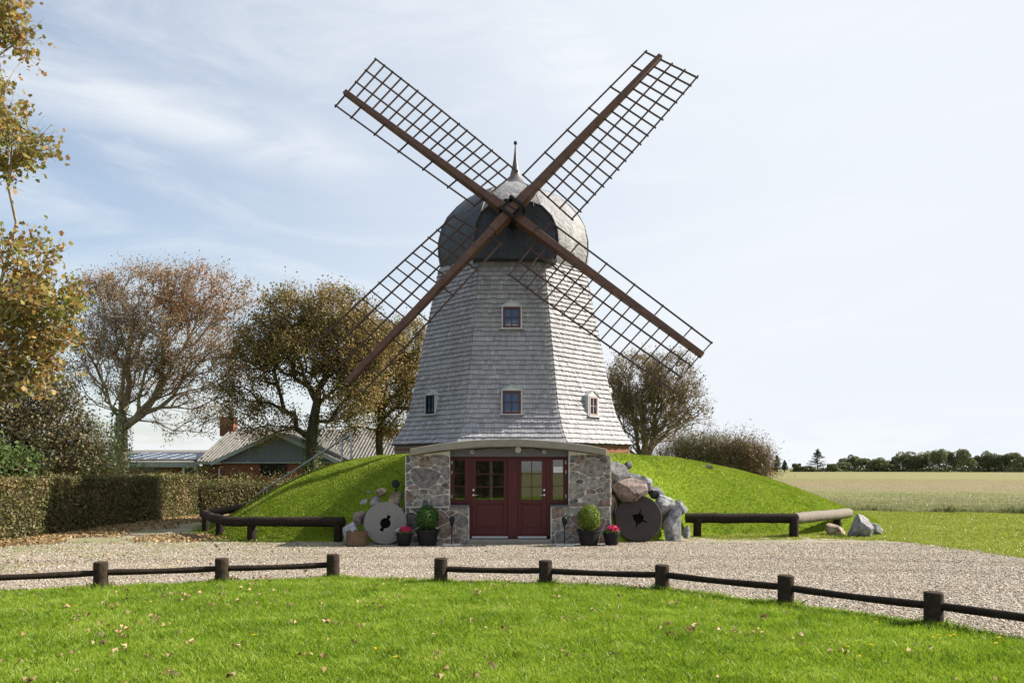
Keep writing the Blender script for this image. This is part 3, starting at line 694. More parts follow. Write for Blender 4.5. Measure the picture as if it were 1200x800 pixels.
pier(X_(475), X_(527), X_(527), X_(549.5), 11)
def side_stones(sgn):
    stone_face(wall, [(D + .05, D + 2.2, .3, WT - .2)], 5 + (sgn > 0), lambda y, z, h: (X_(716 if sgn > 0 else 475) + sgn * h, y, z))
side_stones(-1); wall.build('stone_wall', [M['fieldstone'], M['mortar']], ent, smooth=35); wall = MB()
pier(X_(666.5), X_(716), X_(645.5), X_(666.5), 23); side_stones(1)
wall.build('stone_wall', [M['fieldstone'], M['mortar']], ent, smooth=35)
# arched roof slab
slab = MB(); sec = []; N = 20; sd = D - .28; xl = (480.5 - 600) / F * sd; xr = (711 - 600) / F * sd
for i in range(N + 1):
    q = i / N; x = xl + (xr - xl) * q; arch = 1 - (2 * q - 1) ** 2; j = .006 * mnoise.noise(Vector((x * 2, 0, 0)))
    zb_ = EYE + (HY - (533.5 - 10.5 * arch)) / F * sd; sec.append((x, zb_ + j, zb_ + .165 + .02 * arch + j))
for i, (x, a, b) in enumerate(sec): slab.v += [(x, sd, a), (x, sd, b), (x, D + 3.4, b), (x, D + 3.4, a)]
slab.f = [(i * 4 + k, (i + 1) * 4 + k, (i + 1) * 4 + (k + 1) % 4, i * 4 + (k + 1) % 4) for i in range(N) for k in range(4)] + [(3, 2, 1, 0), (N * 4, N * 4 + 1, N * 4 + 2, N * 4 + 3)]
slab.m = [0] * len(slab.f); slab.build('roof_slab', M['concrete'], ent, bevel=.018, seg=2)
# turf between slab and mill
# lintel board
x0, x1 = X_(527), X_(666.5); DD = D + .22      # plane of the joinery
lin = MB(); nn = 14
pts = [(x0, Z_(534.6))] + [(x1, Z_(534.6))] + [(x1 - (x1 - x0) * i / nn, Z_(532.4 - 9.6 * (1 - (2 * ((x1 - (x1 - x0) * i / nn) - xl) / (xr - xl) - 1) ** 2)) + .03) for i in range(nn + 1)]
lin.prism(pts, DD - .06, DD + .05); lin.build('lintel_board', M['leadgrey'], ent)
# joinery
def zr(y): return Z_(y)
zt_, zd, zs_ = zr(534.6), zr(629.5), zr(591)
fm = MB()
def bar(b, xa, xb, za, zb_, ya=0.0, th=.07): b.box(((xa + xb) / 2, DD + ya + th / 2, (za + zb_) / 2), (abs(xb - xa), th, abs(zb_ - za)))
XA, XB, XC, XD, XE, XF, XG, XH = [X_(p) for p in (527.5, 549.5, 552.5, 595, 607, 641, 645, 666)]
bar(fm, XA, XH, zt_ - .045, zt_)                                   # head
bar(fm, XB, XC, zd, zt_ - .045); bar(fm, XF, XG, zd, zt_ - .045)
bar(fm, XD, XE, zd - .03, zt_ - .045, -.02, .10)                   # centre post
fo = fm.build('door_frame', M['darkred'], ent, bevel=.006)
def door(xa, xb, ga, gb, handle_px):
    st = MB(); zg0, zg1 = zr(585.5), zr(540); zp0, zp1 = zr(618.5), zr(590.5)
    y = .015; t = .05; za, zb_ = zd + .02, zt_ - .048
    bar(st, xa, ga, za, zb_, y, t); bar(st, gb, xb, za, zb_, y, t); bar(st, ga, gb, zg1, zb_, y, t); bar(st, ga, gb, zp1, zg0, y, t); bar(st, ga, gb, za, zp0, y, t)
    bar(st, ga, gb, zp0, zp1, y + .022, .02)
    e = .03
    for q, (a0, a1, b0, b1) in enumerate(((ga, ga + e, zp0, zp1), (gb - e, gb, zp0, zp1), (ga + e, gb - e, zp0, zp0 + e), (ga + e, gb - e, zp1 - e, zp1))): bar(st, a0, a1, b0, b1, y + .01, .02)
    bar(st, xa + .03, xb - .03, za, za + .05, y - .02, .02)
    d = st.build('door', M['darkred'], ent, bevel=.005)
    mu = MB(); xm = (ga + gb) / 2; bar(mu, xm - .011, xm + .011, zg0, zg1, y + .012, .03)
    for k in (1, 2):
        zz_ = zg0 + (zg1 - zg0) * k / 3
        bar(mu, ga, xm - .011, zz_ - .01, zz_ + .01, y + .014, .026); bar(mu, xm + .011, gb, zz_ - .01, zz_ + .01, y + .014, .026)
    mu.build('glazing_bars', M['darkred'], d)
    pn = MB(); bar(pn, ga, gb, zg0, zg1, y + .026, .006); pn.build('door_pane', M['glass'], d)
    hx = X_(handle_px); s_ = 1 if handle_px < 600 else -1
    h = MB(); zh = zr(580.2); zl = zr(574.3); Ma = Matrix.Rotation(R(90), 3, 'X')
    h.lathe([(.024, 0), (.024, .012), (.008, .014), (.008, .05)], 14, (hx, DD + y, zh), M=Ma); h.tube([(hx, DD + y - .045, zh), (hx + .11 * s_, DD + y - .05, zh)], .009, 8)
    h.build('door_handle', M['nickel'], d, smooth=40)
    h = MB(); h.lathe([(.024, 0), (.024, .012), (.015, .018)], 14, (hx, DD + y, zl), M=Ma); h.build('door_lock', M['nickel'], d, smooth=40)
    th = MB(); bar(th, xa, xb, zd - .03, zd + .012, -.03, .12); th.build('threshold', M['alu'], ent)
    return d
door(XC, XD, X_(557), X_(590.3), 554.3)
door(XE, XF, X_(611.3), X_(635.5), 638.2)
def side_window(xa, xb, ga, gb, hinge_px):
    f = MB(); zg0, zg1 = zr(585.5), zr(538.5); y = .0; t = .06
    bar(f, xa, ga, zs_, zt_ - .047, y, t); bar(f, gb, xb, zs_, zt_ - .047, y, t); bar(f, ga, gb, zg1, zt_ - .047, y, t); bar(f, ga, gb, zs_, zg0, y, t)
    w = f.build('side_window', M['darkred'], ent, bevel=.006)
    for k in (1, 2): m_ = MB(); zz_ = zg0 + (zg1 - zg0) * k / 3; bar(m_, ga, gb, zz_ - .009, zz_ + .009, .012, .03); m_.build('glazing_bar', M['darkred'], w)
    pn = MB(); bar(pn, ga, gb, zg0, zg1, .03, .006); pn.build('window_pane', M['glass'], w)
    for zpx in (541.5, 553, 581.5):
        h = MB(); h.tube([(X_(hinge_px), DD - .012, zr(zpx + 2)), (X_(hinge_px), DD - .012, zr(zpx - 2))], .010, 8); h.build('hinge', M['nickel'], w)
    s = MB(); s.box(((xa + xb) / 2, D + .1, zs_ - .03), (abs(xb - xa) + .02, .32, .045)); s.build('window_sill', M['slate'], w, bevel=.005)
    return w
side_window(XA, XB, X_(531.7), X_(544), 528.7)
w2 = side_window(XG, XH, X_(648.5), X_(660.7), 663.8)
nt_ = MB(); bar(nt_, X_(649), X_(660.2), zr(554.5), zr(546.5), .018, .003); nt_.build('paper_notice', M['white'], w2)
# step and dark room behind
st = MB(); st.box((X_(597), D + .16, .045), (X_(646) - X_(549) + .02, .62, .09)); st.build('door_step', M['concrete'], ent, bevel=.01)
rm = MB(); ya, yb = DD + .12, D + 3.3; xa, xb = X_(527) + .01, X_(666.5) - .01
for c, s in (((0, yb, 1.2), (xb - xa, .05, 2.4)), ((xa, (ya + yb) / 2, 1.2), (.04, yb - ya, 2.4)), ((xb, (ya + yb) / 2, 1.2), (.04, yb - ya, 2.4)), (((xa + xb) / 2, (ya + yb) / 2, .06), (xb - xa, yb - ya, .04)), (((xa + xb) / 2, (ya + yb) / 2, 2.28), (xb - xa, yb - ya, .04))): rm.box(c, s)
rm.build('inner_room', M['dark_in'], ent)
ip = MB(); ip.box((X_(575.5), DD + .16, zr(562)), (.05, .05, zr(538) - zr(587))); ip.build('inner_post', M['white'], ent)
# under-slab lamps and cable
for px, py, r_ in ((553, 529, .048), (638, 529, .048), (607.3, 526.5, .075)):
    lm = MB(); Ma = Matrix.Rotation(R(90), 3, 'X'); lm.lathe([(r_, 0), (r_, .05), (r_ * .75, .06), (r_ * .6, .035), (.005, .03)], 18, (X_(px), DD - .06, zr(py)), M=Ma); l_ = lm.build('wall_lamp', M['white'], ent, smooth=40)
    g_ = MB(); g_.lathe([(r_ * .45, .03), (r_ * .4, .05), (.004, .06)], 12, (X_(px), DD - .06, zr(py)), M=Ma); g_.build('lamp_glass', M['slate'] if r_ < .05 else M['mortar'], l_, smooth=40)
mb = MB(); mb.box((X_(600.8), DD - .1, zr(523.8)), (.07, .07, .07)); mb.build('junction_box', M['log_pale'], ent, bevel=.01)
mb = MB(); mb.tube([(X_(a), DD - .075, zr(b)) for a, b in ((554, 528), (560, 526), (567, 525.5), (575, 524), (584, 525), (592, 524), (600, 524.3), (615, 524.5), (624, 524.2), (631, 526), (637, 528))], .009, 5); mb.build('lamp_cable', M['black'], ent)

# ------------------------------------------------------------------ rocks
def rock(name, c, size, seed, mat, label, cat='rock', rot=0.0, tilt=0.0, cuts=9, group=None):
    bm = bmesh.new(); bmesh.ops.create_icosphere(bm, subdivisions=4, radius=1); rg = random.Random(seed)
    pl = [(Vector((rg.gauss(0, 1), rg.gauss(0, 1), rg.gauss(0, .8))).normalized(), rg.uniform(.48, .74)) for _ in range(cuts + 11)]
    so = Vector((seed * 3.1, seed * 1.7, 0))
    for v in bm.verts:
        p = v.co.copy()
        for n_, d in pl:
            k = p.dot(n_) - d
            if k > 0: p -= n_ * k * .97
        p *= 1.36 + .07 * mnoise.noise(p * 1.3 + so) + .045 * mnoise.noise(p * 3.2 + so) + .04 * mnoise.noise(p * 7 + so) + .02 * mnoise.noise(p * 15 + so)
        v.co = p
    Mx = Matrix.Rotation(rot, 3, 'Z') @ Matrix.Rotation(tilt, 3, 'Y')
    for v in bm.verts: q = v.co; v.co = Mx @ Vector((q.x * size[0], q.y * size[1], q.z * size[2]))
    for f in bm.faces: f.smooth = True
    me = bpy.data.meshes.new(name); bm.to_mesh(me); bm.free(); me.set_sharp_from_angle(angle=R(16)); me.materials.append(mat)
    o = bpy.data.objects.new(name, me); COL.objects.link(o); o.location = c; return tag(o, label, cat, group)
gR = 'boulders banked beside the entrance, right side'; gL = 'stones banked beside the entrance, left side'
def rk(px, py, d, wpx, hpx, seed, mat, label, g, rot=0, tilt=0, dep=None, cuts=9):
    for q in np.arange(19.4, 22.6, .04):      # rest the stone on the bank where the slope is seen at this point
        w_ = W(px, py, q)
        if mound_h([(w_.x, w_.y)])[0] > w_.z: d = min(d, q + .04); break
    k = d / F; c = W(px, py, d); rock('boulder', c, (wpx * k / 2 * 1.0, (dep or (wpx + hpx) * k / 4) * .9, hpx * k / 2 * 1.0), seed, mat, label, 'rock', rot, tilt, cuts, g)
rk(725, 556, 20.35, 25, 26, 1, M['rock_grey'], 'grey boulder against the wall corner, topmost in the right-hand bank', gR, .3)
rk(738, 577, 20.15, 46, 28, 2, M['rock_red'], 'broad reddish granite boulder just above the dark millstone', gR, .1, .12)
rk(750, 563, 20.75, 32, 15, 3, M['rock_pale'], 'pale flat slab between grass and reddish boulder', gR, 0, .35)
rk(768, 577, 20.6, 24, 16, 4, M['rock_dark'], 'dark slate-coloured rock at the grass edge over the millstone', gR, .5, .3)
rk(780, 589.5, 20.45, 28, 20, 5, M['rock_pale'], 'whitish grey rock above the tall upright slab', gR, .2, .5)
rk(789, 613, 20.35, 23, 44, 6, M['rock_pale'], 'tall upright bluish slab right of the dark millstone', gR, .3, .12, .22)
rk(804.5, 624.5, 20.2, 10, 14, 7, M['rock_grey'], 'small grey stone between the upright slab and the log bench', gR)
rk(720, 600, 20.5, 8, 30, 8, M['rock_dark'], 'dark stone wedged between entrance wall and millstone', gR)
rk(796, 596, 20.9, 18, 18, 19, M['rock_grey'], 'grey stone on the grass edge above the log end', gR, .4)
rk(776, 600, 20.75, 20, 22, 21, M['rock_dark'], 'dark stone peeping out behind the dark millstone', gR, .4)
rk(453, 616, 19.62, 24, 30, 41, M['gap_shade'], 'added black stone that puts shade in the hole of the pale millstone', gL, .2)  # added behind the hole, its black colour stands for the shade inside
rk(748, 608, 20.38, 40, 44, 42, M['gap_shade'], 'added black stone that puts shade in the star hole of the dark millstone', gR, .2)  # added behind the star hole to paint it dark
rk(716, 588, 20.1, 14, 20, 51, M['rock_red'], 'brown stone squeezed between wall corner and reddish boulder', gR, .3)
rk(759, 571, 20.45, 13, 9, 52, M['rock_dark'], 'little dark stone filling the gap under the pale flat slab', gR, .3)
rk(794, 607, 20.6, 9, 12, 53, M['rock_tan'], 'little tan stone behind the top of the tall upright slab', gR, .3)
rk(436, 606, 20.25, 13, 16, 54, M['gap_shade'], 'added black stone that puts shade in the gap left of the pale millstone', gL, .3)  # black filler, the crevice shade is put into its colour
rk(470, 600, 20.05, 13, 12, 55, M['rock_tan'], 'small tan stone at the upper right rim of the pale millstone', gL, .3)
rk(477, 594, 20.15, 11, 12, 56, M['rock_grey'], 'small grey stone touching the entrance wall above the box shrub pot', gL, .3)
rk(433, 577, 21.1, 7, 5, 57, M['rock_grey'], 'very small grey stone highest in the grass of the left bank', gL, .3)
rk(465, 583, 20.2, 19, 21, 9, M['rock_tan'], 'brown rounded boulder below the left spotlight', gL, .2)
rk(448, 577, 20.9, 15, 12, 10, M['rock_tan'], 'tan stone lying high in the grass on the left bank', gL, .2)
rk(428, 588.5, 20.9, 14, 8, 11, M['rock_pale'], 'small pale flat stone in the grass above the left millstone', gL, .2, -.3)
rk(442, 592, 20.5, 20, 16, 12, M['rock_grey'], 'squarish purple-grey stone right behind the pale millstone', gL, .2, 0, None, 6)
rk(464, 596, 20.3, 20, 10, 13, M['rock_grey'], 'grey stone squeezed under the brown boulder', gL, .2)
rk(421.5, 606, 19.6, 17, 22, 14, M['rock_red'], 'reddish oval stone leaning on the left edge of the pale millstone', gL, .2, .5)
rk(412, 624, 19.35, 21, 25, 15, M['rock_pale'], 'pale round stone behind the rusty tub', gL, .2)
rk(478, 611, 20.0, 16, 30, 16, M['rock_dark'], 'dark stone against the left corner of the entrance wall', gL, .2)
p = G(979, 627); rock('boulder', p + Vector((0, .2, .13)), (.29, .2, .2), 31, M['rock_tan'], 'low brownish wedge rock on the grass beneath the pale log', 'rock', .3, .3)
p = G(1015, 628.5); rock('boulder', p + Vector((0, .25, .22)), (.36, .3, .27), 32, M['rock_grey'], 'large grey boulder on the lawn edge right of the pale log', 'rock', .1, .2, -1)
p = G(1033, 627); rock('boulder', p + Vector((0, .3, .11)), (.22, .2, .15), 33, M['rock_pale'], 'small whitish stone touching the large grey boulder on the lawn', 'rock', .1, .1)
yy = 23.8
p = Vector(((831 - 600) / F * yy, yy, hz((831 - 600) / F * yy, yy))); 
for q in np.arange(21.5, 30, .05):
    xx = (831 - 600) / F * q; zz_ = hz(xx, q)
    if HY - F * (zz_ - EYE) / q < 549: p = Vector((xx, q, zz_)); break
rock('stone', p + Vector((0, 0, .06)), (.11, .10, .09), 34, M['rock_tan'], 'small brown stone alone on the grassy right slope of the mound', 'stone')

# millstones
def millstone(name, c, Rr, th, hole, mat, label, lean, yawz, holef, seed):
    N = 96; vs = []; fs = []; rg = random.Random(seed); so = Vector((seed, 0, 0))
    for layer, (yy_, so_, si_) in enumerate(((-th / 2, .975, 1.02), (-th / 2 + .02, 1, 1), (th / 2, 1, 1))):
        for k in range(N):
            a = 2 * math.pi * k / N; ro = Rr * so_ * (1 + .012 * mnoise.noise(Vector((math.cos(a) * 3, math.sin(a) * 3, layer * .3)) + so)); ri = holef(a) * si_
            vs.append((math.cos(a) * ro, yy_ + .004 * mnoise.noise(Vector((math.cos(a) * 2, math.sin(a) * 2, 4)) + so), math.sin(a) * ro)); vs.append((math.cos(a) * ri, yy_, math.sin(a) * ri))
    def I(l_, k, io): return l_ * 2 * N + 2 * (k % N) + io
    for k in range(N):
        fs += [(I(0, k, 0), I(0, k + 1, 0), I(0, k + 1, 1), I(0, k, 1)), (I(2, k, 1), I(2, k + 1, 1), I(2, k + 1, 0), I(2, k, 0))]
        for l_ in (0, 1): fs += [(I(l_, k, 0), I(l_ + 1, k, 0), I(l_ + 1, k + 1, 0), I(l_, k + 1, 0)), (I(l_, k, 1), I(l_, k + 1, 1), I(l_ + 1, k + 1, 1), I(l_ + 1, k, 1))]
    mb = MB(); mb.v = vs; mb.f = fs; mb.m = [0] * len(fs); o = mb.build(name, mat, smooth=30)
    o.rotation_euler = (lean, 0, yawz); o.location = c; return tag(o, label, 'millstone')
def near(a, c): return abs((a - c + math.pi) % (2 * math.pi) - math.pi)
def hole_a(a):
    r = .125
    for c in (R(62), R(242)):
        if near(a, c) < .30: r = max(r, .125 + .085 * (1 if near(a, c) < .24 else .0))
    return r
def hole_b(a):
    r = .125 * (1 + .1 * math.sin(3 * a))
    for c, L_ in ((R(75), .24), (R(150), .22), (R(255), .26), (R(335), .27)):
        n_ = near(a, c)
        if n_ < .16: r = max(r, .12 + (L_ - .12) * (1 - n_ / .16))
    return r
p = W(451.5, 615, 19.3); millstone('millstone', (p.x, p.y + .02, .505), .515, .15, .125, M['mill_pale'], 'pale grey millstone with slotted hole leaning left of the entrance', R(-9), R(6), hole_a, 3)
p = W(748, 608, 20.0); millstone('millstone', (p.x, p.y + .02, .575), .59, .17, .125, M['mill_dark'], 'larger dark brown millstone with star-shaped hole leaning right of the entrance', R(-9), R(-4), hole_b, 8)

# rusty tub
t = thing('tub', (W(418, 637, 18.95).x, 18.95, 0), 'low rusty round iron tub filled with soil beside the pale millstone', 'tub')
mb = MB(); mb.lathe([(.225, 0), (.25, .02), (.25, .32), (.262, .345), (.235, .345), (.235, .28)], 24, t.location); mb.build('tub_wall', M['rusty'], t, smooth=40)
mb = MB(); mb.lathe([(.234, .26), (.15, .30), (.02, .31)], 20, t.location); mb.build('soil', M['soil'], t)

# ------------------------------------------------------------------ foliage tools
def rs(seed): return np.random.RandomState(seed)
def leaf_cards(C, size, g, flat=.0, aspect=.62, up=None, fold=.25):
    """leaf shaped four-point cards (two triangles folded along the midrib) around centres C"""
    n = len(C); a = g.normal(size=(n, 3)); 
    if up is not None: a = a * (1 - flat) + up * flat * 1.5
    a /= np.linalg.norm(a, axis=1)[:, None] + 1e-9
    b = g.normal(size=(n, 3)); b -= (b * a).sum(1)[:, None] * a; b /= np.linalg.norm(b, axis=1)[:, None] + 1e-9; c = np.cross(a, b)
    s = (size * g.uniform(.6, 1.35, n))[:, None]
    V = np.stack([C - b * s * .5, C + c * s * aspect * .5 + a * s * fold * .3, C + b * s * .5, C - c * s * aspect * .5 + a * s * fold * .3], 1).reshape(-1, 3)
    i = np.arange(n)[:, None] * 4
    return V, i + np.array([[0, 1, 2, 3]])
def star_leaves(C, size, g):
    """lobed, maple-like leaves: five-pointed outline as a fan of triangles merged in one polygon"""
    n = len(C); a = g.normal(size=(n, 3)); a[:, 2] += .5; a /= np.linalg.norm(a, axis=1)[:, None]
    b = g.normal(size=(n, 3)); b -= (b * a).sum(1)[:, None] * a; b /= np.linalg.norm(b, axis=1)[:, None]; c = np.cross(a, b)
    s = (size * g.uniform(.6, 1.3, n))
    ang = np.radians([-90, -48, -5, 22, 55, 90, 125, 158, 185, 228]); rad = np.array([.42, .30, .50, .27, .52, .58, .52, .27, .50, .30])
    # keep lobes: alternate outline
    pts = [C + (b * math.cos(t) + c * math.sin(t)) * (r * s)[:, None] + a * (s * .22 * (abs(math.cos(t)) * r))[:, None] for t, r in zip(ang, rad)]
    V = np.stack(pts, 1).reshape(-1, 3); i = np.arange(n)[:, None] * 10
    return V, i + np.arange(10)[None]
def tubes_np(A, B, ra, rb, sides=5):
    n = len(A); d = B - A; L_ = np.linalg.norm(d, axis=1)[:, None] + 1e-9; d = d / L_
    ref = np.where(np.abs(d[:, 2:3]) < .9, np.array([[0, 0, 1.]]), np.array([[1., 0, 0]])); x = np.cross(d, ref); x /= np.linalg.norm(x, axis=1)[:, None]; y = np.cross(d, x)
    t = np.arange(sides) * 2 * np.pi / sides; cs, sn = np.cos(t), np.sin(t)
    rad = x[:, None] * cs[None, :, None] + y[:, None] * sn[None, :, None]
    V = np.concatenate([A[:, None] + rad * ra[:, None, None], B[:, None] + rad * rb[:, None, None]], 1).reshape(-1, 3)
    k = np.arange(sides); q = np.stack([k, (k + 1) % sides, sides + (k + 1) % sides, sides + k], 1)
    return V, (np.arange(n)[:, None, None] * 2 * sides + q[None]).reshape(-1, 4)
def sample_blobs(blobs, n, g, shell=.5):
    vol = np.array([b[3] * b[4] * b[5] * (b[6] if len(b) > 6 else 1) for b in blobs]); pick = g.choice(len(blobs), n, p=vol / vol.sum()); B = np.array([b[:6] for b in blobs])[pick]
    d = g.normal(size=(n, 3)); d /= np.linalg.norm(d, axis=1)[:, None]; r = g.uniform(0, 1, n) ** (1 / (3 + shell * 4))
    return B[:, :3] + d * r[:, None] * B[:, 3:]
def grow_tree(trunk, targets, alpha, seed, r_twig=.012, step=.55, wiggle=.10, pipe=.5, r_max=.5, droop=0.0):
    """connect targets to the growing tree so that limbs fork naturally; returns edges and tips"""
    g = rs(seed); P = [np.array(p, float) for p in trunk]; par = [-1] + list(range(len(trunk) - 1)); nt = len(trunk)
    cap = 40000; A = np.zeros((cap, 3)); PL = np.zeros(cap); n = 0; parent = np.full(cap, -1)
    for i, p in enumerate(P): A[n] = p; parent[n] = par[i]; PL[n] = 0 if i == 0 else PL[i - 1] + np.linalg.norm(P[i] - P[i - 1]); n += 1
    first = max(0, nt - 2); fork = P[-1]; PL[:nt] -= PL[nt - 1]
    order = np.argsort(np.linalg.norm(targets - fork, axis=1)); tips = []
    for t in targets[order]:
        d = np.linalg.norm(A[first:n] - t, axis=1); low = (A[first:n, 2] > t[2] + .5) * .8
        cost = d + alpha * np.maximum(PL[first:n], 0) + low * d * .5
        j = first + int(np.argmin(cost)); a = A[j]; L_ = np.linalg.norm(t - a)
        if L_ < .12: continue
        dirp = (A[j] - A[parent[j]]) if parent[j] >= 0 else np.array([0, 0, 1.]); dirp = dirp / (np.linalg.norm(dirp) + 1e-9)
        k = max(1, int(L_ / step)); c1 = a + dirp * L_ * .35 + np.array([0, 0, L_ * .06]); prev = j; w_ = g.normal(size=3) * wiggle * L_ ** .5
        if n + k >= cap: break
        for s in range(1, k + 1):
            q = s / k; p = (1 - q) ** 2 * a + 2 * q * (1 - q) * c1 + q * q * t + w_ * math.sin(q * math.pi) * .5 + g.normal(size=3) * wiggle * .12 * (s < k)
            p[2] -= droop * q * q * L_ * .1
            A[n] = p; parent[n] = prev; PL[n] = PL[prev] + np.linalg.norm(p - A[prev]); prev = n; n += 1
        tips.append(n - 1)
    cnt = np.zeros(n)
    ch = np.zeros(n, int)
    for i in range(n - 1, 0, -1):
        if ch[i] == 0: cnt[i] = 1
        cnt[parent[i]] += cnt[i]; ch[parent[i]] += 1
    rad = np.minimum(r_twig * cnt ** pipe, r_max)
    E = np.arange(1, n); pr = parent[E]; keep = pr >= 0; E = E[keep]; pr = pr[keep]
    ra = np.minimum(rad[pr], rad[E] * 1.35)
    return A[:n], E, pr, ra, rad[E], np.array(tips), rad
def make_tree(name, label, cat, base, trunk, blobs, n_t, alpha, seed, leaves, leaf_size, lmat, bmat, r_twig=.012, group=None, spread=.35, twigs=4, twig_len=.5, shell=.5, star=False, r_max=.4, pipe=.5, wiggle=.1, ivy=None, extra=None, bare=0.0, droop=0):
    g = rs(seed); t = thing(name, base, label, cat, group)
    T = sample_blobs(blobs, n_t, g, shell)
    A, E, pr, ra, rb, tips, rad = grow_tree(trunk, T, alpha, seed + 1, r_twig, wiggle=wiggle, r_max=r_max, pipe=pipe, droop=droop)
    V, Q = tubes_np(A[pr], A[E], ra, rb, 6)
    # fine twigs at the tips
    tp = A[tips]; prv = A[pr[np.searchsorted(E, tips)]]; dr = tp - prv; dr /= np.linalg.norm(dr, axis=1)[:, None] + 1e-9
    tw0 = np.repeat(tp, twigs, 0); d = np.repeat(dr, twigs, 0) * .9 + g.normal(size=(len(tw0), 3)) * .6; d[:, 2] += .15; d /= np.linalg.norm(d, axis=1)[:, None]
    tw1 = tw0 + d * (twig_len * g.uniform(.5, 1.3, len(tw0)))[:, None]
    V2, Q2 = tubes_np(tw0, tw1, np.full(len(tw0), r_twig * .7), np.full(len(tw0), r_twig * .3), 3)
    V3 = np.concatenate([V, V2]); Q3 = np.concatenate([Q, Q2 + len(V)])
    np_obj('trunk', V3, Q3, bmat, t, smooth=True)
    # leaves along the twigs and near the tips
    ok = np.arange(len(tw0))
    if bare > 0:
        ph = np.array([mnoise.noise(Vector(p_) * .45) for p_ in tw0]); ok = ok[ph > np.quantile(ph, bare)]
    ok = g.choice(ok, max(10, int(len(ok) * .5)), replace=False); k = g.choice(ok, leaves); C = tw0[k] + (tw1[k] - tw0[k]) * g.uniform(-.2, 1.15, leaves)[:, None] + g.normal(size=(leaves, 3)) * spread * .35
    if extra is not None: C = np.concatenate([C, extra])
    LV, LQ = (star_leaves if star else leaf_cards)(C, leaf_size, g)
    np_obj('crown', LV, LQ, lmat, t)
    if ivy:
        n, z0, z1, r_, mat_ = ivy; q = g.uniform(0, 1, n); zz_ = z0 + (z1 - z0) * q; a = g.uniform(0, 6.28, n)
        tr = np.array(trunk); cx_ = np.interp(zz_, tr[:, 2], tr[:, 0]); cy_ = np.interp(zz_, tr[:, 2], tr[:, 1]); rr_ = r_ * g.uniform(.5, 1.1, n) * (1.1 - .3 * q)
        LV, LQ = leaf_cards(np.stack([cx_ + np.cos(a) * rr_, cy_ + np.sin(a) * rr_, zz_], 1), .11, g); np_obj('ivy', LV, LQ, mat_, t)
    return t
def blob_px(d, items, ydepth=None):
    """crown lobes given as (px, py, half width px, half height px[, weight]) at distance d"""
    out = []
    for it in items:
        px, py, rw, rh = it[:4]; p = W(px, py, d); k = d / F
        dd = it[5] if len(it) > 5 else 0
        out.append((p.x, p.y + dd, p.z, rw * k, max(rw, rh) * k * (ydepth or .9), rh * k, it[4] if len(it) > 4 else 1))
    return out

# ------------------------------------------------------------------ potted plants, torches, spotlights
def cover(cx_, cy_, cz_, rx, rz, n, size, seed, mat, parent, name):
    g = rs(seed); d = g.normal(size=(n, 3)); d /= np.linalg.norm(d, axis=1)[:, None]
    lump = np.array([1 + .10 * mnoise.noise(Vector(q) * 2.6 + Vector((seed, 0, 0))) + .06 * mnoise.noise(Vector(q) * 6) for q in d])
    r_ = g.uniform(.55, 1.03, n) ** .5 * lump; C = np.stack([cx_ + d[:, 0] * rx * r_, cy_ + d[:, 1] * rx * r_, cz_ + d[:, 2] * rz * r_], 1)
    V, Q = leaf_cards(C, size, g, .5, .6, d); return np_obj(name, V, Q, mat, parent)
def pot(px, d, r_, h, label, kind, mat_leaf, seed):
    x = (px - 600) / F * d; t = thing('potted_shrub' if kind == 'shrub' else 'flower_pot', (x, d, 0), label, 'potted plant')
    mb = MB(); mb.lathe([(r_ * .70, .0), (r_ * .74, .01), (r_ * .96, h * .86), (r_ * 1.04, h * .87), (r_ * 1.05, h), (r_ * .93, h), (r_ * .9, h * .88)], 28, t.location); mb.build('pot', M['black'], t, smooth=35)
    mb = MB(); mb.lathe([(r_ * .9, h * .88), (r_ * .5, h * .93), (.01, h * .94)], 20, t.location); mb.build('soil', M['soil'], t)
    if kind == 'shrub':
        mb = MB(); mb.tube([(x, d, h * .9), (x, d, h + .2)], .02, 6); mb.build('stem', M['bark_brown'], t)
        cover(x, d, h + .27, .275, .315, 6500, .034, seed, mat_leaf, t, 'foliage')
    else:
        cover(x, d, h + .04, r_ * 1.0, .08, 350, .05, seed, M['leaf_green'], t, 'foliage')
        cover(x + .03, d - .03, h + .10, r_ * .75, .085, 420, .05, seed + 1, M['petal'], t, 'blossom')
        if px < 600: cover(x - .13, d - .03, h + .09, .07, .05, 70, .04, seed + 2, M['petal_white'], t, 'pale_blossom')
    return t
pot(501, 19.05, .275, .38, 'dark green ball-shaped box shrub in black pot left of the doors', 'shrub', M['leaf_box'], 1)
pot(690, 19.05, .275, .38, 'yellow-green bushy shrub in black pot right of the doors', 'shrub', M['leaf_boxlight'], 2)
pot(473.5, 18.95, .19, .28, 'pink and white flowers in small black pot by the pale millstone', 'flower', None, 3)
pot(716.5, 19.1, .20, .29, 'pink flowers in small black pot between shrub and dark millstone', 'flower', None, 7)
def torch(px, label):
    d = 19.0; x = (px - 600) / F * d; t = thing('garden_torch', (x, d, 0), label, 'garden torch')
    mb = MB(); mb.box((x - .11, d, .018), (.20, .26, .036)); mb.box((x + .105, d + .01, .016), (.21, .24, .032)); mb.build('paving_base', M['concrete_pale'], t, bevel=.006)
    mb = MB(); mb.tube([(x, d, .03), (x, d, .46)], .013, 8); mb.build('pole', M['black'], t)
    mb = MB(); mb.lathe([(.015, .44), (.03, .47), (.058, .56), (.066, .64), (.06, .66), (.045, .69), (.012, .70)], 16, (x, d, 0)); mb.build('torch_head', M['black'], t, smooth=40)
M['concrete_pale'] = plain('pale_paving', (.5, .5, .48), .85, .2, 0, .2, 9, .2, 40)
torch(529.5, 'black garden torch on pale slab in front of the left window'); torch(661.5, 'black garden torch on pale slab in front of the right window')
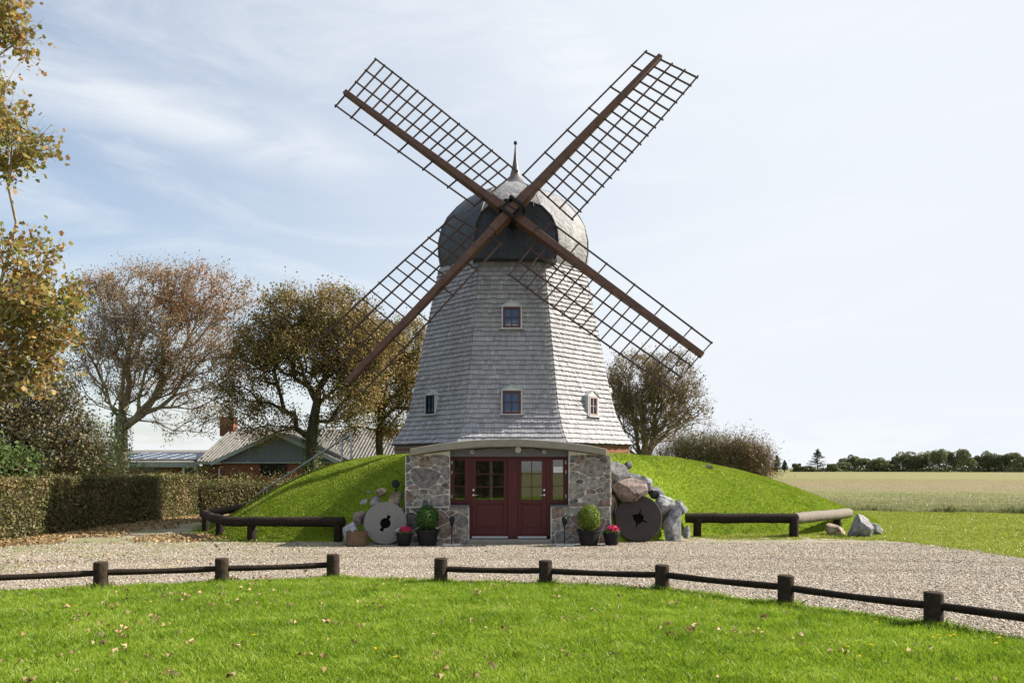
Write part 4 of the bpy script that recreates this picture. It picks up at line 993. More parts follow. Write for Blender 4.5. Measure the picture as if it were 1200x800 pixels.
def spot(px, py, d, label, yawz):
    c = W(px, py, d); t = thing('spotlight', (c.x, c.y, c.z - .12), label, 'spotlight')
    mb = MB(); mb.tube([(c.x, c.y + .02, c.z - .2), (c.x, c.y, c.z - .03)], .02, 6); mb.build('bracket', M['black'], t)
    Mx = Matrix.Rotation(yawz, 3, 'Z') @ Matrix.Rotation(R(72), 3, 'X'); mb = MB(); mb.lathe([(.03, -.10), (.075, -.07), (.098, .0), (.10, .07), (.09, .075)], 18, c, M=Mx); h = mb.build('lamp_head', M['black'], t, smooth=40)
    mb = MB(); mb.lathe([(.088, .066), (.05, .072), (.004, .074)], 18, c, M=Mx); mb.build('lens', M['slate'], h)
spot(464, 567, 19.95, 'round black spotlight on the brown boulder left of the entrance', R(0)); spot(735.5, 545.5, 20.55, 'round black spotlight on the grey boulder right of the entrance', R(30))

# ------------------------------------------------------------------ log benches and fences
def bench(label, rails, posts):
    t = thing('log_barrier', (posts[0][0], posts[0][1], 0), label, 'log barrier')
    for pts, r_, mat_ in rails:
        pts = [Vector(p) for p in pts]; full = []
        for a, b in zip(pts, pts[1:]):
            k = max(2, int((b - a).length / .25)); full += [a.lerp(b, i / k) for i in range(k)]
        full.append(pts[-1]); rg = random.Random(len(full))
        full = [p + Vector((0, rg.gauss(0, .004), rg.gauss(0, .005))) for p in full]
        mb = MB(); mb.tube(full, [r_ * (1 + .03 * math.sin(i * .6)) * (.95 if i in (0, len(full) - 1) else 1) for i in range(len(full))], 14); mb.build('rail', mat_, t, smooth=50)
    for x, y, h, r_ in posts:
        z0 = hz(x, y) - .1
        mb = MB(); mb.tube([(x, y, z0), (x + .005, y, h)], [r_, r_ * .97], 14); mb.build('post', M['log_dark'], t, smooth=50)
zr_ = .50
bench('dark curved log barrier around the left foot of the mound', [
    ([W(403.5, 611, 19.95), W(330, 611, 20.1), W(262, 610.5, 20.4)], .125, M['log_dark']),
    ([W(268, 609.5, 20.45), W(250, 607, 21.3), W(240.5, 602.5, 22.8)], .12, M['log_mid']),
    ([W(238.5, 602.5, 22.9), W(258, 599, 24.6), W(282, 594.5, 26.4)], .125, M['log_mid'])],
    [(W(396, 0, 19.95).x, 19.95, .50, .11), (W(295, 0, 20.35).x, 20.35, .50, .12), (W(257.5, 0, 21.2).x, 21.2, .5, .11), (W(241, 0, 23.0).x, 23.0, .5, .11)])
bench('log barrier at the right foot of the mound, one log dark, one bleached', [
    ([W(803.5, 606.5, 21.6), W(870, 607, 21.5), W(932, 607, 21.4)], .135, M['log_dark']),
    ([W(931, 607, 21.4), W(965, 604, 22.6), W(994.5, 601, 24.0)], .15, M['log_pale'])],
    [(W(817, 0, 21.5).x, 21.5, .47, .11), (W(929.5, 0, 21.35).x, 21.3, .5, .12), (W(981, 0, 23.4).x, 23.4, .5, .11)])
def fence(label, pts, extra_rail=None):
    t = thing('post_and_rail_fence', (pts[0][0], pts[0][1], 0), label, 'fence'); rg = random.Random(len(pts))
    for x, y in pts:
        h = .405 + rg.uniform(-.01, .015); lx = rg.gauss(0, .006); mb = MB(); mb.tube([(x, y, -.05), (x + lx * .5, y, h - .012), (x + lx * .5, y, h)], [.108, .106, .092], 18); mb.build('post', M['log_mid'], t, smooth=40)
    for a, b in zip(pts, pts[1:]):
        a = Vector((a[0], a[1], .245 + rg.gauss(0, .006))); b = Vector((b[0], b[1], .245 + rg.gauss(0, .006))); k = 10
        mb = MB(); mb.tube([a.lerp(b, i / k) + Vector((0, 0, -.012 * math.sin(i / k * math.pi))) for i in range(k + 1)], [.046 + .003 * math.sin(i) for i in range(k + 1)], 12); mb.build('rail', M['log_dark'], t, smooth=50)
def gp(px, py): p = G(px, py); return (p.x, p.y)
fence('low dark post-and-rail fence along the left edge of the front lawn', [(-10.6, 10.35), (-8.2, 11.45), gp(118, 689.5), gp(260, 683.5), gp(390.5, 678.5)][::1])
fence('low dark post-and-rail fence along the right edge of the front lawn', [gp(516.5, 684), gp(639.5, 686), gp(776, 692), gp(921, 709.5), gp(1094, 733.5), (7.0, 6.9)])
# handrail on the mound
t = thing('handrail', (W(411, 0, 26.4).x, 26.4, 2.2), 'galvanised handrail climbing the left side of the mound', 'handrail')
a = W(300, 580, 29.0); b = W(400, 515.5, 26.7); c = W(411.5, 508.5, 26.4); mb = MB(); mb.tube([a, b, c], .035, 8); mb.build('rail', M['steel'], t, smooth=50)
for px, top, d in ((313, 573, 28.6), (400.5, 515.5, 26.7), (411.5, 506.5, 26.4)):
    q = W(px, top, d); mb = MB(); mb.tube([(q.x, q.y, max(0, hz(q.x, q.y)) - .1 if px > 320 else q.z - .6), q], .04, 8); mb.build('post', M['steel'], t, smooth=50)

# ------------------------------------------------------------------ house behind the trees
def corrugated(name):
    m = NM(name); x, y, z = m.sep(m.pos()); v = m.noise(2.5, 5, .7); m.col(m.mix(m.rng(v, .3, .7), (.10, .097, .09), (.19, .183, .17))).rough(.85).spec(.2); return m.mat
M['corr'] = corrugated('fibre_cement_roof')
M['siding'] = plain('pale_blue_siding', (.16, .185, .22), .6, .3, 0, .1, 5)
M['fascia'] = plain('pale_fascia', (.33, .375, .40), .5, .3, 0, .1, 5)
m = NM('solar_cell'); m.col((.05, .062, .10)).rough(.45).spec(.25); M['solar'] = m.mat
def roof_plane(mb, e0, e1, r0, r1, pitch=.18, amp=.05, th=.05):
    """corrugated sheet from eave e0-e1 up to ridge r0-r1"""
    e0, e1, r0, r1 = map(Vector, (e0, e1, r0, r1)); n = int((e1 - e0).length / (pitch / 4)); up = (e1 - e0).cross(r0 - e0).normalized(); up = up if up.z > 0 else -up
    top = []; 
    for i in range(n + 1):
        q = i / n; w_ = up * amp * math.sin(i * math.pi / 2 + .7); top += [e0.lerp(e1, q) + w_, r0.lerp(r1, q) + w_]
    k = len(top); vs = top + [p - up * th for p in top]
    fs = [(2 * i, 2 * i + 2, 2 * i + 3, 2 * i + 1) for i in range(n)] + [(k + 2 * i, k + 2 * i + 1, k + 2 * i + 3, k + 2 * i + 2) for i in range(n)] + [(2 * i, k + 2 * i, k + 2 * i + 2, 2 * i + 2) for i in range(n)] + [(0, 1, k + 1, k), (2 * n, k + 2 * n, k + 2 * n + 1, 2 * n + 1)]
    mb.add(vs, fs)
hs = thing('brick_house', (-12, 44, 0), 'red brick house with pale blue gable and corrugated grey roof behind the trees', 'house')
mb = MB(); roof_plane(mb, (-16.5, 41.6, 2.18), (-5.6, 41.6, 2.18), (-16.5, 46.8, 4.12), (-5.6, 46.8, 4.12)); roof_plane(mb, (-16.5, 52, 2.18), (-5.6, 52, 2.18), (-16.5, 46.8, 4.12), (-5.6, 46.8, 4.12))
gA = (-11.15, 3.52)
roof_plane(mb, (-14.15, 37.6, 2.16), (-14.15, 42.5, 2.16), (gA[0], 37.6, gA[1]), (gA[0], 45.0, gA[1])); roof_plane(mb, (-8.15, 37.6, 2.16), (-8.15, 42.5, 2.16), (gA[0], 37.6, gA[1]), (gA[0], 45.0, gA[1]))
rf = mb.build('roof', M['corr'], hs)
mb = MB(); mb.box((-16.62, 46.7, 4.25), (.8, .7, 1.1)); mb.box((-16.62, 46.7, 4.79), (.86, .76, .08)); mb.build('chimney', M['brick'], rf)
mb = MB(); mb.box((-11.05, 46.8, 1.05), (10.5, 9.8, 2.1)); mb.box((-11.15, 40.2, 1.05), (5.5, 4.4, 2.1))
mb.prism([(-16.3, 2.1), (-5.8, 2.1), (-5.8, 2.12), (-16.3, 2.12)], 42, 51.6)
mb.build('brick_wall', M['brick'], hs)
mb = MB()
for i in range(38):      # vertical boards of the gable
    xa_ = -14.0 + i * .15; xc = xa_ + .075; top = gA[1] - abs(xc - gA[0]) * (gA[1] - 2.16) / 3.0 - .05
    if top > 2.14: mb.box((xc, 37.94 + (i % 2) * .012, (2.12 + top) / 2), (.148, .06, top - 2.12))
mb.build('gable_boards', M['siding'], hs)
mb = MB()
for s_ in (-1, 1): mb.beam((gA[0] + s_ * 3.1, 37.62, 2.04), (gA[0] + s_ * .01, 37.62, 3.46), .06, .17, (0, 0, 1))
mb.box((gA[0], 37.85, 2.10), (5.7, .1, .05)); mb.build('barge_board', M['fascia'], hs)
mb = MB(); mb.box((-16.5 + 1.2, 41.52, 2.1), (2.4, .12, .12)); mb.tube([(-14.1, 41.5, 2.1), (-14.0, 41.3, 2.0), (-13.95, 38.3, 1.85), (-13.95, 37.95, 1.8), (-13.95, 37.95, 0)], .045, 8); mb.build('rain_gutter', M['steel'], hs)
for x0_, x1_, z0_, z1_ in ((-12.0, -10.75, 1.45, 2.02),):
    mb = MB(); yv = 37.97
    mb.box(((x0_ + x1_) / 2, yv, z1_ - .03), (x1_ - x0_, .08, .06)); mb.box(((x0_ + x1_) / 2, yv, z0_ + .03), (x1_ - x0_, .08, .06)); mb.box((x0_ + .03, yv, (z0_ + z1_) / 2), (.06, .08, z1_ - z0_ - .12)); mb.box((x1_ - .03, yv, (z0_ + z1_) / 2), (.06, .08, z1_ - z0_ - .12)); mb.box(((x0_ + x1_) / 2, yv, (z0_ + z1_) / 2), (.05, .06, z1_ - z0_ - .12))
    w_ = mb.build('window', M['black'], hs); mb = MB(); mb.box(((x0_ + x1_) / 2, yv + .01, (z0_ + z1_) / 2), (x1_ - x0_ - .1, .02, z1_ - z0_ - .1)); mb.build('pane', M['glass_house'], w_)
an = thing('brick_annex', (-19.5, 45, 0), 'low brick annex with solar panels on its shallow roof, left of the gabled house', 'annex')
mb = MB(); mb.prism([(-23.4, 0), (-16.7, 0), (-16.7, 1.95), (-23.4, 1.95)], 42.4, 49); mb.build('brick_wall', M['brick'], an)
mb = MB(); vs = [(-23.6, 42.0, 2.16), (-16.55, 42.0, 2.16), (-16.55, 49.2, 2.95), (-23.6, 49.2, 2.95)]; vs += [(x, y, z - .1) for x, y, z in vs]; mb.add(vs, [(0, 1, 2, 3), (7, 6, 5, 4), (0, 4, 5, 1), (1, 5, 6, 2), (2, 6, 7, 3), (3, 7, 4, 0)]); mb.build('roof', M['corr'], an)
mb = MB(); mb.box((-20.07, 41.96, 2.02), (7.1, .08, .26)); mb.build('fascia', M['fascia'], an)
sl_ = (2.95 - 2.16) / 7.2; pm = Matrix.Rotation(math.atan(sl_), 3, 'X')
for r_ in range(2):
    for c_ in range(7):
        x_ = -21.6 + c_ * .72; y_ = 43.6 + r_ * 1.9 + .2; z_ = 2.16 + (y_ - 42) * sl_ + .07
        if x_ > -17.0: continue
        mb = MB(); mb.box((x_, y_, z_), (.70, 1.84, .035), pm); pf = mb.build('solar_panel', M['white'], an); mb = MB(); mb.box((x_, y_, z_ + .022), (.62, 1.76, .012), pm); mb.build('solar_cells', M['solar'], pf)
mb = MB(); mb.box((-19.35, 42.38, 1.55), (.9, .06, .7)); w_ = mb.build('window', M['black'], an)
mb = MB(); mb.box((-19.35, 42.345, 1.55), (.8, .01, .6)); mb.build('pane', M['glass_house'], w_)
mb = MB(); mb.box((-17.1, 42.36, 1.0), (.86, .08, 1.9)); w_ = mb.build('door', M['white'], an); mb = MB(); mb.box((-17.1, 42.31, 1.05), (.62, .02, 1.6)); mb.build('pane', M['glass_house'], w_)

# ------------------------------------------------------------------ trees
# near maple, trunk just outside the picture
tb = (-15.9, 21.5)
trk = [(tb[0] + .03 * i, tb[1] + .04 * i, .8 * i) for i in range(6)]
bl = blob_px(21.3, [(-90, 380, 130, 110, 1.0), (15, 310, 40, 34, 1.4), (45, 365, 42, 50, 2.8), (8, 430, 52, 38, 2.4), (60, 330, 26, 30, 1.2), (0, 165, 44, 34, 2.6), (35, 178, 32, 20, 2.0), (35, 212, 32, 14, 1.5), (-8, 28, 38, 42, 2.4), (24, 50, 26, 18, 1.8), (-110, 90, 90, 150, .8)], .8)
make_tree('maple_tree', 'near maple with yellow-green and orange leaves reaching in at the left edge', 'tree', (tb[0], tb[1], 0), trk, bl, 760, .5, 101, 23000, .14, M['leaf_maple'], M['bark_grey'], .011, spread=.35, twigs=5, twig_len=.55, star=True, r_max=.32, wiggle=.14)
# vase-shaped rust tree
d = 38; bx = W(143, 0, d).x
trk = [(bx + .05 * math.sin(i), d, .75 * i) for i in range(6)]
bl = blob_px(d, [(170, 355, 62, 42, 1.5), (115, 375, 42, 48, 1.2), (235, 350, 52, 36, 1.3), (265, 350, 30, 26, .8), (200, 400, 80, 45, 1.0), (150, 430, 70, 45, .8), (235, 440, 50, 40, .8), (215, 490, 45, 22, .7), (245, 470, 32, 32, .7), (100, 450, 35, 35, .6)], .7)
make_tree('rust_tree', 'wide fan-shaped tree with rust-coloured leaves and ivy-clad trunk beside the brick annex', 'tree', (bx, d, 0), trk, bl, 1250, .66, 202, 36000, .095, M['leaf_rust'], M['bark_grey'], .0125, spread=.4, twigs=6, twig_len=.7, r_max=.42, wiggle=.17, shell=.7, ivy=(1500, .8, 4.6, .55, M['leaf_ivy']), bare=.15)
# oak
d = 36.5; bx = W(366, 0, d).x
trk = [(bx + .06 * math.sin(i * 1.3), d + .03 * i, .8 * i) for i in range(6)]
bl = blob_px(d, [(340, 375, 40, 34, 1.3), (395, 372, 45, 30, 1.3), (310, 405, 40, 30, 1.2), (355, 415, 55, 30, 1.2), (410, 410, 42, 34, 1), (300, 455, 32, 26, .9), (315, 495, 35, 22, .7), (290, 480, 30, 26, .5), (420, 445, 34, 26, .9), (445, 400, 30, 22, .6), (405, 480, 32, 20, .6), (385, 455, 30, 18, .5), (270, 440, 24, 30, .5)], .9)
make_tree('oak_tree', 'broad oak with olive-brown foliage and dark ivy-clad forked trunk in front of the blue gable', 'tree', (bx, d, 0), trk, bl, 900, .42, 303, 62000, .105, M['leaf_oak'], M['bark_dark'], .014, spread=.55, twigs=4, twig_len=.55, r_max=.4, wiggle=.2, ivy=(1300, .4, 4.3, .5, M['leaf_ivy']))
d = 40; bx = W(446, 0, d).x
trk = [(bx + .08 * math.sin(i * 1.1), d, .75 * i) for i in range(6)]
bl = blob_px(d, [(440, 410, 38, 30, 1.3), (478, 405, 32, 28, 1.2), (455, 450, 45, 32, 1.1), (490, 445, 30, 32, 1), (430, 490, 34, 24, .8), (475, 495, 35, 24, .8), (415, 440, 24, 30, .7), (400, 500, 26, 18, .5)], .9)
make_tree('oak_tree', 'smaller oak with golden-brown leaves half hidden by the windmill tower', 'tree', (bx, d, 0), trk, bl, 600, .42, 404, 42000, .105, M['leaf_oak'], M['bark_dark'], .013, spread=.55, twigs=4, twig_len=.5, r_max=.3, wiggle=.2)
# vase tree right of the mill
d = 40; bx = W(757, 0, d).x
trk = [(bx, d, .6 * i) for i in range(4)]
bl = blob_px(d, [(745, 450, 36, 34, 1.3), (785, 448, 30, 32, 1.2), (800, 475, 30, 26, .8), (770, 485, 40, 34, 1), (740, 495, 32, 34, 1), (812, 492, 22, 20, .35), (715, 470, 20, 34, .8)], .9)
make_tree('brown_tree', 'dense twiggy brown bushy tree just right of the windmill tower', 'tree', (bx, d, 0), trk, bl, 1000, .68, 505, 15000, .10, M['leaf_olive'], M['bark_brown'], .014, spread=.35, twigs=5, twig_len=.6, r_max=.2, wiggle=.12, shell=.6)
# dark undergrowth behind the hedge
def under(px, d, items, label, seed, n_t=260, leaves=9000, mat_=M['leaf_dark'], size=.13, name='shrub', bk='bark_brown', alpha=.6, cat='shrub', h0=.5, twl=.6):
    bx = W(px, 0, d).x; trk = [(bx, d, h0 * i) for i in range(4)]
    make_tree(name, label, cat, (bx, d, 0), trk, blob_px(d, items, .9), n_t, alpha, seed, leaves, size, mat_, M[bk], .012, spread=.5, twigs=4, twig_len=twl, r_max=.16, wiggle=.2)
under(22, 30, [(20, 470, 50, 40), (10, 520, 55, 35), (40, 430, 35, 35, .7), (-30, 480, 60, 70)], 'dark shaded tree with brown twigs behind the left end of the hedge', 601, 480, 9000, name='dark_tree', cat='tree', h0=1.0, bk='bark_dark')
under(70, 31.5, [(66, 505, 34, 45), (50, 540, 40, 25), (90, 535, 25, 25), (60, 455, 30, 30, .6)], 'dark tangled tree between the near maple and the ivy-clad trunk', 602, 420, 7500, name='dark_tree', cat='tree', h0=.9, bk='bark_dark')
under(112, 32.5, [(108, 538, 30, 20), (118, 520, 18, 24, .8), (95, 548, 30, 14)], 'olive thicket shrub with light green leaves at the foot of the rust tree', 603, 200, 3000, M['leaf_ivy'], .10)
under(10, 24.5, [(6, 545, 30, 18), (-25, 545, 40, 25)], 'bright green glossy laurel bush above the left end of the hedge', 604, 160, 4200, M['leaf_green'], .15, alpha=.3, twl=.3)
under(175, 34, [(168, 556, 20, 9), (230, 556, 14, 8, .6)], 'small leafy shrub peeping over the hedge before the solar annex', 605, 60, 500, M['leaf_ivy'], .1)
# hedges
def hedge(name, label, path, w, h, seed, n, mat_, size, rag=.06, core=True):
    t = thing(name, (path[0][0], path[0][1], 0), label, 'hedge'); g = rs(seed); P = np.array(path, float); seg = np.linalg.norm(np.diff(P, axis=0), axis=1); cum = np.concatenate([[0], np.cumsum(seg)])
    def at(s): i = np.clip(np.searchsorted(cum, s) - 1, 0, len(seg) - 1); q = (s - cum[i]) / seg[i]; c = P[i] * (1 - q)[:, None] + P[i + 1] * q[:, None]; dd = (P[i + 1] - P[i]) / seg[i][:, None]; return c, np.stack([dd[:, 1], -dd[:, 0]], 1)
    s = g.uniform(0, cum[-1], n); c, nn_ = at(s); kind = g.uniform(0, 1, n)
    lump = np.array([mnoise.noise(Vector((a * .9, b * .02, seed))) for a, b in zip(s, kind)])
    dn = np.abs(g.normal(0, .11, n)); side = np.where(kind < .42, 1, np.where(kind < .58, -1, 0))
    off = np.where(side != 0, side * (w / 2 - dn + rag * lump), g.uniform(-w / 2, w / 2, n)); z = np.where(side != 0, h * g.uniform(0, 1, n), h - dn + rag * lump * 1.4 + g.exponential(rag * .5, n))
    C = np.stack([c[:, 0] + nn_[:, 0] * off, c[:, 1] + nn_[:, 1] * off, z], 1); V, Q = leaf_cards(C, size, g); np_obj('foliage', V, Q, mat_, t)
    # twigs
    k = n // 12; s = g.uniform(0, cum[-1], k); c, nn_ = at(s); off = g.uniform(-.5, .5, k) * w; a = np.stack([c[:, 0] + nn_[:, 0] * off, c[:, 1] + nn_[:, 1] * off, g.uniform(.0, .8, k) * h], 1); b = a + g.normal(size=(k, 3)) * [.12, .12, .1] + [0, 0, .3]
    b[:, 2] = np.minimum(b[:, 2], h * 1.03 + rag); V, Q = tubes_np(a, b, np.full(k, .008), np.full(k, .003), 3); np_obj('twigs', V, Q, M['bark_brown'], t)
    mb = MB()
    for a, b in zip(path, path[1:]): mb.beam((a[0], a[1], h * .45), (b[0], b[1], h * .45), w * .62, h * .88)
    mb.build('inner_branches', M['core'], t)
    return t
hedge('clipped_hedge', 'long clipped beech hedge, green and brown, running back along the left edge of the yard', [(-13.3, 17.5), (-13.2, 20), (-13.1, 25), (-12.75, 31)], 1.3, 1.55, 71, 46000, M['leaf_hedge'], .075)
hedge('ragged_hedge', 'looser ragged hedge in front of the brick house, behind the curved log barrier', [(-12.4, 31.3), (-10.4, 33.0), (-7.0, 35.0)], 1.3, 1.22, 72, 12000, M['leaf_hedge'], .08, .26)
hedge('added_reflection_hedge', 'added hedge behind the camera, standing in for dark trees reflected in the door glass', [(-11, -8.5), (.3, -9.5)], 1.6, 3.4, 73, 9000, M['leaf_dark'], .16)  # unseen hedge added to darken the reflection in the door panes
# bushes right of the mill, running down behind the mound
for i, (px, top, w_, d, mt, lab) in enumerate([(797, 517, 26, 38, 'leaf_olive', 'olive bush next to the brown tree, first in the row behind the mound'), (822, 513, 26, 37.5, 'leaf_ivy_dull', 'taller green bush, second in the row behind the mound'), (848, 518, 24, 37, 'leaf_olive', 'brownish bush in the middle of the row behind the mound'), (870, 521, 22, 36.5, 'leaf_rustbush', 'reddish brown bush, second last in the row behind the mound'), (888, 529, 15, 36, 'leaf_rustbush', 'small rusty bush at the right end of the row behind the mound')]):
    if mt == 'leaf_ivy_dull' and mt not in M: M[mt] = leaf_mat('dull_green_leaves', [(.05, .075, .02), (.09, .115, .035), (.15, .14, .06)], .5, .3)
    if mt == 'leaf_rustbush' and mt not in M: M[mt] = leaf_mat('rusty_bush_leaves', [(.07, .075, .025), (.13, .085, .035), (.21, .10, .05)], .5, .3)
    under(px, d, [(px, (top + 565) / 2, w_, (565 - top) / 2), (px - 5, top + 12, w_ * .6, 12, 1.5)], lab, 700 + i, 190, 6500, M[mt], 0.065, 'bush', alpha=.8, cat='bush', h0=.25, twl=.8)
# distant trees on the horizon
def far_tree(px, base_d, hpx, wpx, seed, label, mat_='leaf_far', group='trees in the distant row across the field'):
    d = base_d; x = (px - 600) / F * d; h = hpx / F * d; w_ = wpx / F * d; g = rs(seed); t = thing('distant_tree', (x, d, 0), label, 'tree', group)
    trk = [(x, d, 0), (x + .1, d, h * .2), (x, d, h * .35)]
    nb = 7; bl = [(x + g.uniform(-.55, .55) * w_, d + g.uniform(-.4, .4) * w_, h * g.uniform(.35, .8), w_ * g.uniform(.3, .55), w_ * .5, h * g.uniform(.16, .27)) for _ in range(nb)]
    T = sample_blobs(bl, 70, g, .6); A, E, pr, ra, rb, tips, rad = grow_tree(trk, T, .4, seed, .04, step=2.0, r_max=.3); V, Q = tubes_np(A[pr], A[E], ra, rb, 4); np_obj('trunk', V, Q, M['bark_dark'], t)
    C = sample_blobs(bl, 2300, g, .8); C = np.concatenate([C, np.stack([x + g.normal(0, w_ * .6, 600), d + g.normal(0, w_ * .3, 600), np.abs(g.normal(0, h * .2, 600))], 1)]); V, Q = leaf_cards(C, .6, g, 0, .8); np_obj('crown', V, Q, M[mat_], t)
ords = ['first', 'second', 'third', 'fourth', 'fifth', 'sixth', 'seventh', 'eighth', 'ninth', 'tenth', 'eleventh', 'twelfth', 'thirteenth', 'fourteenth', 'fifteenth', 'sixteenth', 'seventeenth', 'eighteenth', 'nineteenth', 'twentieth', 'twenty-first', 'twenty-second', 'twenty-third', 'twenty-fourth', 'twenty-fifth', 'twenty-sixth', 'twenty-seventh', 'twenty-eighth', 'twenty-ninth', 'thirtieth']
gg = random.Random(77); x_ = 983; i = 0
while x_ < 1206:
    hp = 13 + min(1, (x_ - 975) / 130) * 11 + gg.choice((-3, -1, 0, 1, 3, 5)) + gg.uniform(-1, 1); far_tree(x_, 400 - (x_ - 980) * .25 + gg.uniform(-6, 6), hp, gg.uniform(10, 15), 800 + i, f'{ords[i]} deciduous tree counted rightwards from the lone conifer in the distant row'); x_ += gg.uniform(8.5, 12.5); i += 1
for j, (px, hp, wp, lab) in enumerate([(977, 9, 9, 'low round tree just right of the tall distant conifer'), (947, 7, 10, 'low bush-like tree between the two distant conifer groups'), (934, 10, 6, 'small round distant tree left of the tall conifer'), (903, 6, 9, 'low distant tree next to the rusty bush'), (966, 6, 10, 'low scrubby tree at the foot of the tall distant conifer')]): far_tree(px, 385, hp, wp, 860 + j, lab, group='small distant trees near the conifers')
def conifer(px, d, hpx, wpx, seed, label):
    x = (px - 600) / F * d; h = hpx / F * d; w_ = wpx / F * d; g = rs(seed); t = thing('distant_conifer', (x, d, 0), label, 'conifer', 'distant conifers')
    mb = MB(); mb.tube([(x, d, 0), (x, d, h * .97)], [.28, .05], 6); mb.build('trunk', M['bark_dark'], t); C = []
    for k in range(18):
        z = h * (.16 + .82 * k / 18); r_ = w_ * (1 - k / 18) ** .75 * g.uniform(.55, 1.15)
        for b in range(6):
            a = g.uniform(0, 6.28); m_ = 26; q = g.uniform(.05, 1, m_); C.append(np.stack([x + np.cos(a) * r_ * q, d + np.sin(a) * r_ * q, z + q * r_ * .12 + g.normal(0, .12, m_)], 1))
    V, Q = leaf_cards(np.concatenate(C), .5, g, 0, .5); np_obj('crown', V, Q, M['leaf_conifer'], t)
conifer(958, 370, 28, 14, 1, 'tall lone conifer on the distant field edge'); conifer(910.5, 370, 20, 7.5, 2, 'slim small conifer furthest left on the distant field edge'); conifer(919.5, 372, 14, 5, 3, 'shorter pine right beside the slim distant conifer')

# ------------------------------------------------------------------ ground cover (uncountable)
def blades(name, P, Z, h, w, seed, mat_, lean=.35, wind=(.3, 0)):
    g = rs(seed); n = len(P); a = g.uniform(0, 6.283, n); hh = h * g.uniform(.55, 1.3, n); ww = w * g.uniform(.7, 1.3, n)
    B = np.stack([P[:, 0], P[:, 1], Z - .006], 1); dx = np.stack([np.cos(a), np.sin(a), np.zeros(n)], 1) * ww[:, None] * .5
    ln = g.normal(size=(n, 2)) * lean * hh[:, None]; tip = B + np.stack([ln[:, 0] + wind[0] * hh, ln[:, 1] + wind[1] * hh, hh], 1)
    mid = (B + tip) / 2 + np.stack([-ln[:, 0] * .18, -ln[:, 1] * .18, hh * .08], 1)
    V = np.stack([B - dx, B + dx, mid + dx * .8, tip, mid - dx * .8], 1).reshape(-1, 3); i = np.arange(n)[:, None] * 5
    o = np_obj(name, V, i + np.arange(5)[None], mat_); tag(o, kind='stuff'); return o
def scatter(poly_test, box, n, seed):
    g = rs(seed); return g.uniform([box[0], box[2]], [box[1], box[3]], (n, 2))
g = rs(9)
def in_view(P, m=1.2): return np.abs(P[:, 0]) < P[:, 1] * .645 + m
# front lawn
P = np.stack([g.uniform(-10.5, 10.5, 900000), 5.0 + 9.3 * g.uniform(0, 1, 900000) ** 1.15], 1)
e_ = g.normal(0, .05, len(P)); inl = in_poly(P + e_[:, None] * [0, 1.], LAWN); P = P[inl & in_view(P)]
tuft = np.array([mnoise.noise(Vector((p[0] * 2.3, p[1] * 2.3, 0))) for p in P[::1]])
P = P[tuft > -.55 + g.uniform(-.3, .3, len(P))]; tuft = np.array([mnoise.noise(Vector((p[0] * 1.6, p[1] * 1.6, 4))) for p in P])
n = len(P); 
blades('lawn_grass', P, np.full(n, .022), .056 * (1 + .7 * tuft), .0056, 10, M['grass'], .45, (-.1, 0))['label'] = 'short bright green lawn grass'
# longer grass round the fence posts
tf = []
for o in COL.objects:
    if o.name.startswith('post') and o.parent and o.parent.name.startswith('post_and_rail'):
        c = np.array([v.co[:2] for v in o.data.vertices]).mean(0); a = g.uniform(0, 6.28, 170); q = .10 + np.abs(g.normal(0, .07, 170)); tf.append(np.stack([c[0] + np.cos(a) * q, c[1] + np.sin(a) * q], 1))
P = np.concatenate(tf); P = P[in_poly(P - [0, .1], LAWN)]
blades('post_grass', P, np.full(len(P), .02), .10, .007, 44, M['grass'], .4)['label'] = 'longer uncut grass round the fence posts'
# mound grass
P = g.uniform([-11, 19.5], [13.6, 32], (640000, 2)); Z = mound_h(P)
ok = (Z > .015) & ~((P[:, 0] > -2.62) & (P[:, 0] < 2.45) & (P[:, 1] < 23.25)) & (np.hypot(P[:, 0], P[:, 1] - 27.8) > 4.1)
P = P[ok]; Z = Z[ok]; Z = Z + np.array([mnoise.noise(Vector((p[0] * .6, p[1] * .6, 3))) * .05 + mnoise.noise(Vector((p[0] * 2, p[1] * 2, 7))) * .02 for p in P]) * np.clip(Z, 0, 1)
blades('mound_grass', P, Z, .045, .011, 12, M['grass_mound'], .5, (0, -.1))['label'] = 'bright green grass over the mound'
# turf spilling from the mound foot and beside the log barriers, and the right-hand lawn
P = g.uniform([3.5, 15.5], [32, 34], (300000, 2)); P = P[in_view(P, 2)]
RL = right_edge + [(12.4, 14.5), (16, 11), (34, 11)] + [(34, 29.5), (24, 31.5), (16, 33.6), (13, 36), (9, 33)] + [(4.6, 21.9)]
jj = g.normal(0, .3, (len(P), 2)) + np.array([[mnoise.noise(Vector((p[0] * .9, p[1] * .9, 3))) * .6, mnoise.noise(Vector((p[0] * .9, p[1] * .9, 6))) * .9] for p in P]); P = P[in_poly(P + jj, RL) & (mound_h(P) < .02)]
blades('side_lawn_grass', P, np.full(len(P), .0), .04, .018, 13, M['grass_side'], .6)['label'] = 'mown lawn right of the mound'
P = g.uniform([-11.5, 19], [-5.5, 27], (60000, 2)); dd = d_poly(P, TOE); P = P[(dd < .55 * g.uniform(0, 1, len(P))) & (mound_h(P) < .02)]
blades('verge_grass', P, np.zeros(len(P)), .045, .014, 14, M['grass_mound'], .5)['label'] = 'thin grass verge at the mound foot'
